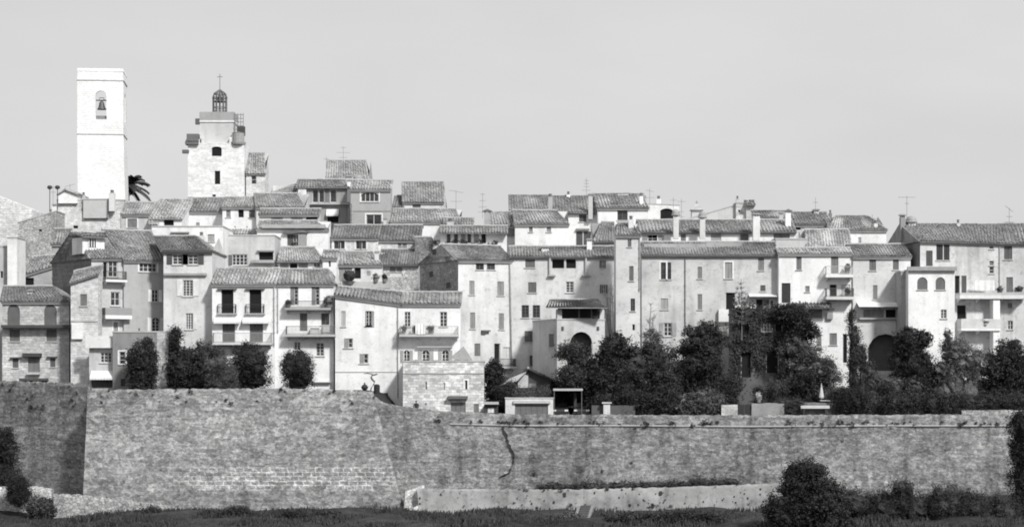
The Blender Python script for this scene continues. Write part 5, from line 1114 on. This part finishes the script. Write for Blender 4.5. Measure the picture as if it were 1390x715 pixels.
B('dark understorey shrub filling the gap beside the carport', 838, 544, 34, 18, 206.6, .022, 4500, .24, lobes=[(-16, 2, 18, 14), (14, 0, 22, 16)], trunk=False)
B('dark shrub between the hedge and the broad dark tree', 905, 545, 26, 18, 206.2, .024, 4000, .24, trunk=False)
B('dark shrub at the foot of the arcade near the gate', 985, 528, 18, 18, 207.4, .022, 3000, .22, trunk=False)
B('dark shrub on the slope under the creeper column', 1204, 540, 18, 20, 205.8, .024, 3500, .22, trunk=False)
B('dark shrub massed behind the carport', 772, 538, 34, 22, 212.2, .02, 4500, .24, trunk=False)
B('dark shrub filling the bank under the lower balcony', 1270, 520, 26, 22, 209.5, .03, 4500, .24, trunk=False)
B('dark shrub on the bank before the right-hand house', 1335, 528, 28, 18, 209.5, .026, 4500, .24, trunk=False)
B('dark low shrub closing the gap under the wide tree', 873, 548, 20, 14, 206.4, .022, 3000, .22, trunk=False)
B('dark tangled shrub beside the timber shed', 688, 530, 16, 14, 208.6, .024, 2600, .22, trunk=False)
B('rock plants heaped on the garage roof', 722, 533, 26, 8, 208, .05, 2600, .2, 'rock_plants', 'plants', trunk=False, lobes=[(-14, 2, 14, 6), (10, -1, 16, 7)], skirt=False)

# ------------------------------------------------------------------ outbuildings and garden things
g_ = house('low white garage with a wide dark lifting door', 686, 751, 206, 541, None, W1, 'g 699 744 548 566 v14 ns', dep=4.5, yb=568)
ledge(g_, 697, 747, 543, 547, .25, W2, 'door_hood')
sh = gable_front('timber garden shed with a dark pitched roof above the garage', 688, 748, 717, 211.5, 516, 501, flat(.07), 's 718 728 519 526 v30 ns', dep=5, tv=.05, yb=560, e=.6)
m = MB(); fc = Fc(sh, 'F'); a0, a1, zb_, zt_ = rect_on(sh, 'F', (703, 717, 508, 526)); fc.box(m, a0, a1, zb_, zt_, -.1, -.003); m.build('pale_panel', W2, sh.o, sh.org)
m = MB(); q = [P(679, 522, 209.6), P(701, 516, 209.4), P(718, 500.5, 211.6), P(707, 503, 212.4)]; m.hexa([z_ - (0, 0, .1) for z_ in q], q); m.build('lit_slope_sheet', flat(.42), sh.o, sh.org)  # pale sheet puts the lit look of the left roof slope into colour
k_ = house('small dark kiosk with a light flat roof beside the stone terrace', 658, 676, 206.5, 548, None, flat(.05), 's 662 671 553 560 v70 ns', dep=2, yb=568, cope=False)
ledge(k_, 656, 677, 545, 548.4, .4, flat(.42), 'roof_board')
def carport():
    Y = 206.5; z0 = T(2, Y); o = root('carport', P(770, 567, Y), 'open carport with a thin pale front beam', 'carport'); org = P(770, 567, Y)
    m = MB(); a, b = P(751, 530, Y), P(791, 530, Y)
    for x in (a[0] + .1, b[0] - .1):
        for y in (Y, Y + 4.6):
            p = MB(); p.box((x, y, z0 - .2), .07, .07, a[2] - z0 + .2); p.build('post', flat(.12), o, org)
    m.box(((a[0] + b[0]) / 2, Y, a[2]), b[0] - a[0], .18, .22); m.build('beam', flat(.4), o, org)
    m = MB(); m.box(((a[0] + b[0]) / 2, Y + 2.5, a[2] + .05), b[0] - a[0] - .1, 4.6, .1); m.build('roof', flat(.08), o, org)
carport()
def car(x, Y, label, group):
    z0 = T(x, Y); o = root('parked_car', (x, Y, z0), label, 'car', group); o.location = (0, 0, 0)
    paint = flat(.03, .25, .6)
    # stations nose to tail (the nose faces the camera, -y)
    prof = [(-2.0, .35, .62), (-1.9, .3, .78), (-1.0, .28, .92), (-.95, .28, .93), (1.5, .28, .95), (1.95, .3, .88), (2.05, .38, .7)]
    m = MB(); w = .84; rings = []
    for y, lo, hi in prof: rings.append([(-w, y, lo), (-w * 1.02, y, (lo + hi) / 2), (-w * .95, y, hi), (w * .95, y, hi), (w * 1.02, y, (lo + hi) / 2), (w, y, lo)])
    for r0, r1 in zip(rings, rings[1:]): m.hexa(r0, r1)
    cab = [(-.95, .9, .80), (-.15, 1.4, .66), (.9, 1.42, .66), (1.6, .95, .78)]
    for (y0, h0, w0), (y1, h1, w1) in zip(cab, cab[1:]): m.hexa([(-w0, y0, .85), (w0, y0, .85), (w0, y0, h0), (-w0, y0, h0)], [(-w1, y1, .85), (w1, y1, .85), (w1, y1, h1), (-w1, y1, h1)])
    m.build('body', paint, o)
    m = MB(); m.quad((-.72, -.93, .97), (.72, -.93, .97), (.6, -.2, 1.39), (-.6, -.2, 1.39)); m.build('windscreen', glass(), o)
    for sx in (-1, 1):
        m = MB(); m.quad((sx * .80, -.6, .97), (sx * .69, -.1, 1.34), (sx * .69, .9, 1.36), (sx * .81, 1.3, .98)); m.build('side_window', glass(), o)
        m = MB(); m.box((sx * .6, -1.99, .6), .34, .1, .16); m.build('headlight', flat(.7, .2), o)
        m = MB(); m.box((sx * .95, -.75, .95), .2, .12, .14); m.build('mirror', paint, o)
        for y in (-1.25, 1.25):
            m = MB(); m.tube([(sx * .66, y, .31), (sx * .86, y, .31)], .31, 14); t_ = m.build('wheel', flat(.02, .8), o)
            m = MB(); m.tube([(sx * .855, y, .31), (sx * .875, y, .31)], .19, 10); m.build('rim', flat(.4, .4), t_)
    o.location = (x, Y, z0); return o
c1 = car(XP(760, 209), 209, 'dark car parked at the left under the carport', 'cars under the carport')
c2 = copy_tree(c1); c2.location = (XP(789, 209), 209.2, T(7, 209)); c2['label'] = 'dark car parked at the right under the carport'
def gwall(name, label, x0, x1, Y, y0, mat, cat='wall', dep=.45):
    a, b = P(x0, y0, Y), P(x1, y0, Y); z0 = T((a[0] + b[0]) / 2, Y) - .4; c = ((a[0] + b[0]) / 2, Y, z0); o = root(name, c, label, cat)
    n = max(3, int((b[0] - a[0]) / .6)); m = MB()
    lo = []; hi = []
    for i in range(n):
        p, q = lerp(a[0], b[0], i / n), lerp(a[0], b[0], (i + 1) / n); m.box(((p + q) / 2, Y, z0), q - p, dep + random.uniform(-.03, .03), a[2] - z0 + random.uniform(-.04, .04))
    m.build('masonry', mat, o, c); return o, c
gwall('garden_wall', 'dark garden wall beside the white gate pier', 803, 862, 205.4, 550, flat(.09))
o_, c_ = gwall('gate_pier', 'short white gate pier with a small cap', 819, 828, 204.9, 548, W1, 'pier', .6)
m = MB(); m.box((c_[0], 204.9, P(0, 548, 204.9)[2] + .05), .95, .85, .14); m.build('cap', flat(.5), o_, c_)
gwall('garden_wall', 'pale stone garden wall left of the dark gate', 979, 1001, 204.6, 549, stone(.42, .2, .8))
gwall('garden_wall', 'pale plastered garden wall right of the dark gate', 1020, 1064, 204.6, 547, plaster(.3))
gwall('garden_wall', 'grey retaining wall below the folded parasol', 1064, 1142, 205.6, 546, stone(.2, .2, .8))
gwall('garden_wall', 'low pale stone wall under the right end of the long hedge', 1305, 1400, 201.6, 556, rubble(.4))
gt = root('garden_gate', P(1010, 562, 204.6), 'dark wooden double gate between pale garden walls', 'gate'); og = P(1010, 562, 204.6)
for q in (0, 1):
    m = MB(); a = P(1001.3 + q * 9.2, 549, 204.6); b = P(1010 + q * 9.2, 566, 204.6)
    for i in range(4): m.box((lerp(a[0], b[0], (i + .5) / 4), 204.6, b[2]), (b[0] - a[0]) / 4 - .015, .06, a[2] - b[2] + .03 * (i % 2))
    m.build('gate_leaf', flat(.03), gt, og)
Yb = 204.9; bn = root('stone_bench', P(1106, 556, Yb), 'long white slab bench against the grey retaining wall', 'bench'); ob_ = P(1106, 556, Yb); a, b = P(1087, 550, Yb), P(1126, 554, Yb)
m = MB(); m.box((ob_[0], Yb, b[2]), b[0] - a[0], .55, a[2] - b[2]); m.build('seat', flat(.55), bn, ob_)
for sx in (-1, 1): m = MB(); m.box((ob_[0] + sx * 1.1, Yb, T(30, Yb) - .1), .25, .4, b[2] - T(30, Yb) + .098); m.build('leg', flat(.04), bn, ob_)
Yp = 206.6; p0 = P(1115, 546, Yp); p0[2] = T(p0[0], Yp); pr = root('folded_parasol', p0, 'pale folded parasol standing over a round table', 'parasol')
m = MB(); zt_ = P(0, 521, Yp)[2]; zb_ = P(0, 540, Yp)[2]; m.tube([p0, (p0[0], Yp, zt_ + .1)], .035, 6); m.build('pole', flat(.4), pr, p0)
m = MB(); m.lathe((p0[0], Yp, zb_), [(.24, 0), (.27, .12), (.2, .5), (.1, 1.0), (.03, zt_ - zb_)], 10); m.build('canopy', flat(.5), pr, p0)
tb = root('round_table', (p0[0] + .55, Yp - .3, p0[2]), 'round white garden table beside the folded parasol', 'table'); tc = (p0[0] + .55, Yp - .3, p0[2]); zz = P(0, 544, Yp)[2]
m = MB(); m.lathe((tc[0], tc[1], zz), [(.75, 0), (.78, .05), (.7, .08)], 18); m.build('table_top', W0, tb, tc); m = MB(); m.tube([tc, (tc[0], tc[1], zz)], .06, 6); m.build('leg', flat(.3), tb, tc)
# iron sculpture and pots at the end of the bastion terrace
Ys = 203.4; gs = P(506, 530, Ys); gs[2] = T(gs[0], Ys); sc_ = root('iron_sculpture', gs, 'dark curling iron bird sculpture on the end of the bastion', 'sculpture'); m = MB()
m.tube([P(a, b, Ys) for a, b in ((503, 532), (504, 526), (507.5, 521), (508.5, 518), (505, 514.5), (503.8, 511.5), (505, 509), (508.5, 508.6))], [.06, .06, .07, .08, .1, .09, .08, .06], 7); m.build('curled_body', flat(.1, .5), sc_, gs)
m = MB(); m.tube([P(a, b, Ys) for a, b in ((493.5, 507), (499, 506.3), (505, 507.4), (506.5, 508.6))], [.025, .05, .05, .04], 5); m.build('wing', flat(.12, .5), sc_, gs)
m = MB(); m.hexa([P(508, 509.6, Ys) + q for q in ((0, -.06, 0), (0, .06, 0), (0, .06, .15), (0, -.06, .15))], [P(513, 508, Ys) + q for q in ((0, -.02, 0), (0, .02, 0), (-.1, .02, .1), (-.1, -.02, .1))]); m.build('head', flat(.05, .5), sc_, gs)
def lathe_thing(name, label, cat, px, Y, prof, v, part):
    x = XP(px, Y); z = T(x, Y); o = root(name, (x, Y, z), label, cat); m = MB(); m.lathe((x, Y, z), prof, 14); m.build(part, flat(v), o, (x, Y, z)); return o, z
pz = P(0, 519, 203.2)[2] - T(XP(495, 203.2), 203.2)
u_, zu = lathe_thing('stone_urn', 'dark long-necked urn left of the iron sculpture', 'urn', 495, 203.2, [(.22, 0), (.2, .08), (.12, pz * .3), (.3, pz * .45), (.36, pz * .6), (.22, pz * .78), (.08, pz * .85), (.07, pz)], .035, 'bowl')
pz = P(0, 521, 203.2)[2] - T(XP(511.5, 203.2), 203.2)
lathe_thing('waste_bin', 'dark round-shouldered bin right of the iron sculpture', 'bin', 511.5, 203.2, [(.3, 0), (.3, pz * .85), (.2, pz * .97), (.05, pz)], .025, 'drum')
# two people looking over the wall
def person(label, px, py_head, Y, lean_=0., top=.2, legs_=.05):
    x = XP(px, Y); zh = P(0, py_head, Y)[2]; z = T(x, Y); Ht = zh - z; k = Ht / 1.75
    o = root('person', (x, Y, z), label, 'person')
    J = dict(pel=(0, 0, .95), sp=(0, -.02, 1.15), ch=(lean_ * .5, -.05, 1.36), nk=(lean_ * .8, -.06, 1.5), hd=(lean_, -.09, 1.62), ht=(lean_, -.08, 1.69))
    V = [J[q] for q in ('pel', 'sp', 'ch', 'nk', 'hd', 'ht')]; Rd = [.15, .135, .155, .055, .095, .07]; E = [(i, i + 1) for i in range(5)]
    for sx in (-1, 1):
        b = len(V); V += [(sx * .19 + lean_ * .5, -.05, 1.42), (sx * .27 + lean_ * .4, -.12, 1.17), (sx * .17 + lean_ * .4, -.36, 1.08), (sx * .15 + lean_ * .4, -.45, 1.07)]; Rd += [.06, .045, .036, .03]; E += [(2, b), (b, b + 1), (b + 1, b + 2), (b + 2, b + 3)]
        for f_ in range(5): V += [(sx * .15 + lean_ * .4 + (f_ - 2) * .022, -.53 + abs(f_ - 2) * .012, 1.06)]; Rd += [.009]; E += [(b + 3, len(V) - 1)]
        b = len(V); V += [(sx * .1, 0, .86), (sx * .11, -.03, .5), (sx * .11, .02, .08), (sx * .12, -.15, .04)]; Rd += [.09, .06, .045, .035]; E += [(0, b), (b, b + 1), (b + 1, b + 2), (b + 2, b + 3)]
    me = bpy.data.meshes.new('body'); me.from_pydata([tuple(np.array(q) * k) for q in V], E, []); me.materials.append(flat(top)); ob = bpy.data.objects.new('body', me); COL.objects.link(ob); ob.parent = o
    md = ob.modifiers.new('skin', 'SKIN'); 
    for i, r in enumerate(Rd): me.skin_vertices[0].data[i].radius = (r * k, r * k)
    me.skin_vertices[0].data[0].use_root = True
    ob.modifiers.new('sub', 'SUBSURF').levels = 1
    hd = np.array(J['hd']) * k
    m = MB(); m.blob(hd + np.array((0, .012, .035)) * k, np.array((.112, .118, .105)) * k, 7, 10, .03); m.build('hair', flat(.02), ob)
    m = MB(); m.blob(hd + np.array((0, -.05, -.02)) * k, np.array((.075, .062, .1)) * k, 6, 8, .0); m.build('face', flat(.3), ob)
    return o
person('person in dark clothes looking over the rampart beside the terrace building', 565, 543.5, 202.6, 0, .03)
person('person in light clothes leaning on the rampart beside a dark-clothed person', 577, 546.5, 202.6, .1, .35)
# planters, pots and linen on the terraces
def pot_plant(name, label, px, py, Y, r=.3, v=.03, group=None, box=None, hgt=.55):
    """px, py: the pot's base"""
    c = P(px, py, Y); o = root(name, c, label, 'planter', group); m = MB()
    if box: m.box(c, box, .32, .3)
    else: m.lathe(c, [(r * .55, 0), (r * .8, .32), (r * .85, .36), (r * .7, .36)], 12)
    m.build('pot', flat(.6 if box else .22), o, c)
    m = MB(); ls = [(c + (q, 0, .3 + hgt * .45), np.array((r, .2 if box else r, hgt * .5))) for q in (np.arange(-.4, .5, .25) * (box or 0))] if box else [(c + (0, 0, .34 + hgt * .5), np.array((r, r, hgt * .6)))]
    leaves(m, ls, 420, .13, .12); [m.blob(c_, r_ * .85, 5, 7, .15) for c_, r_ in ls]; m.build('plant', leaf(v), o, c); return o
pl = pot_plant('window_box', 'pale planter box of dark leaves, one of six along the stone terrace edge', 558, 497, 208.9, .2, .022, 'planter boxes along the stone terrace', box=1.1, hgt=.35)
for px in (571, 585, 599, 613, 628):
    q = copy_tree(pl); q.location = P(px, 497, 208.9)
for a in (('plant_pot', 'large round potted bush at the right end of the upper dark railing', 446, 418, 214.3, .55, .06, None, None, .9), ('plant_pot', 'small leafy pot at the left end of the upper dark railing', 391, 418, 214.4, .35, .05),
          ('plant_pot', 'potted plant on the lower stacked balcony, right end', 1150, 402.5, 218.2, .35, .03), ('plant_pot', 'tall potted plant on the upper stacked balcony, right end', 1150, 372.5, 218.3, .35, .07, None, None, .8),
          ('plant_pot', 'potted plant on the left end of the long terrace balcony', 548, 453.5, 213.2, .3, .04), ('plant_pot', 'dark bushy pot beside the white cloth on the balcony', 563, 453.5, 213.2, .3, .03), ('plant_pot', 'low potted bush near the middle of the long terrace balcony', 585, 453.5, 213.2, .4, .05),
          ('plant_pot', 'potted plant beside the tall shutter on the right-hand balcony', 1384, 400, 219.2, .4, .05), ('plant_pot', 'dark pot plant left of the tall shutter on the right-hand balcony', 1357, 400, 218.6, .35, .04), ('plant_pot', 'round pot plant at the right of the porch loggia', 808, 433, 214.6, .35, .04),
          ('plant_pot', 'dark spreading potted shrub in the open porch', 474, 386, 229.6, .9, .02, None, None, 1.2), ('plant_pot', 'dark pot plant on the porch terrace near the rubble wall', 522, 383, 229.4, .35, .02), ('plant_pot', 'pale pot plant beside a dark pot on the porch terrace', 510, 383, 229.4, .4, .07),
          ('plant_pot', 'pot plant on the lower right balcony, leftmost', 1317, 445, 218.4, .3, .06), ('plant_pot', 'pot plant on the lower right balcony, next to the pillar', 1336, 445, 218.4, .45, .07), ('plant_pot', 'white flowering pot on the pale garden wall', 1030, 546, 204.5, .3, .35)): pot_plant(*a)
mb = MB(); ls = [(P(px, 331, 235.6) + (0, 0, random.uniform(0, .25)), np.array((.5, .25, .3))) for px in range(588, 678, 6)]; leaves(mb, ls, 1600, .16, .18); c0 = P(632, 332, 235.6)
o_ = root('roof_planting', c0, 'row of dark leafy plants along the penthouse planter wall', 'plants'); mb.build('foliage', leaf(.028), o_, c0)
def sheet(label, x0, x1, y0, y1, Y):
    a, b = P(x0, y1, Y), P(x1, y0, Y); c = ((a[0] + b[0]) / 2, Y, a[2]); o = root('cloth', c, label, 'cloth'); m = MB(); n = 14; lo = []; hi = []
    def pt(i, j): t = i / n; return (lerp(a[0], b[0], t), Y + .05 * math.sin(i * 1.3) * (1 - j / 6 * .6), lerp(a[2], b[2], j / 6) + .02 * math.sin(i * .9))
    for i in range(n):
        for j in range(6): m.quad(pt(i, j), pt(i + 1, j), pt(i + 1, j + 1), pt(i, j + 1))
    ob = m.build('linen', WHITE, o, c); md = ob.modifiers.new('thick', 'SOLIDIFY'); md.thickness = .012
sheet('large white sheet hanging above the right-hand terrace balcony', 1324, 1350, 380, 394, 218.5); sheet('white cloth hanging over the long terrace balcony rail', 564, 577, 439, 453, 212.62)
tt = root('grey_sunshade', P(627, 490, 211.5), 'slanted grey sunshade standing on the stone terrace', 'sunshade'); m = MB(); Yt = 211.5; ot = P(627, 490, Yt)
m.hexa([P(a, b, Yt) for a, b in ((611, 486), (629, 471), (641, 489), (626, 490))], [P(a, b, Yt) + (0, 1.2, .1) for a, b in ((611, 486), (629, 471), (641, 489), (626, 490))]); m.build('canvas', flat(.3), tt, ot)
m = MB(); m.tube([P(627, 496, Yt + .6), P(628, 473, Yt + .6)], .03, 5); m.build('pole', flat(.2), tt, ot)
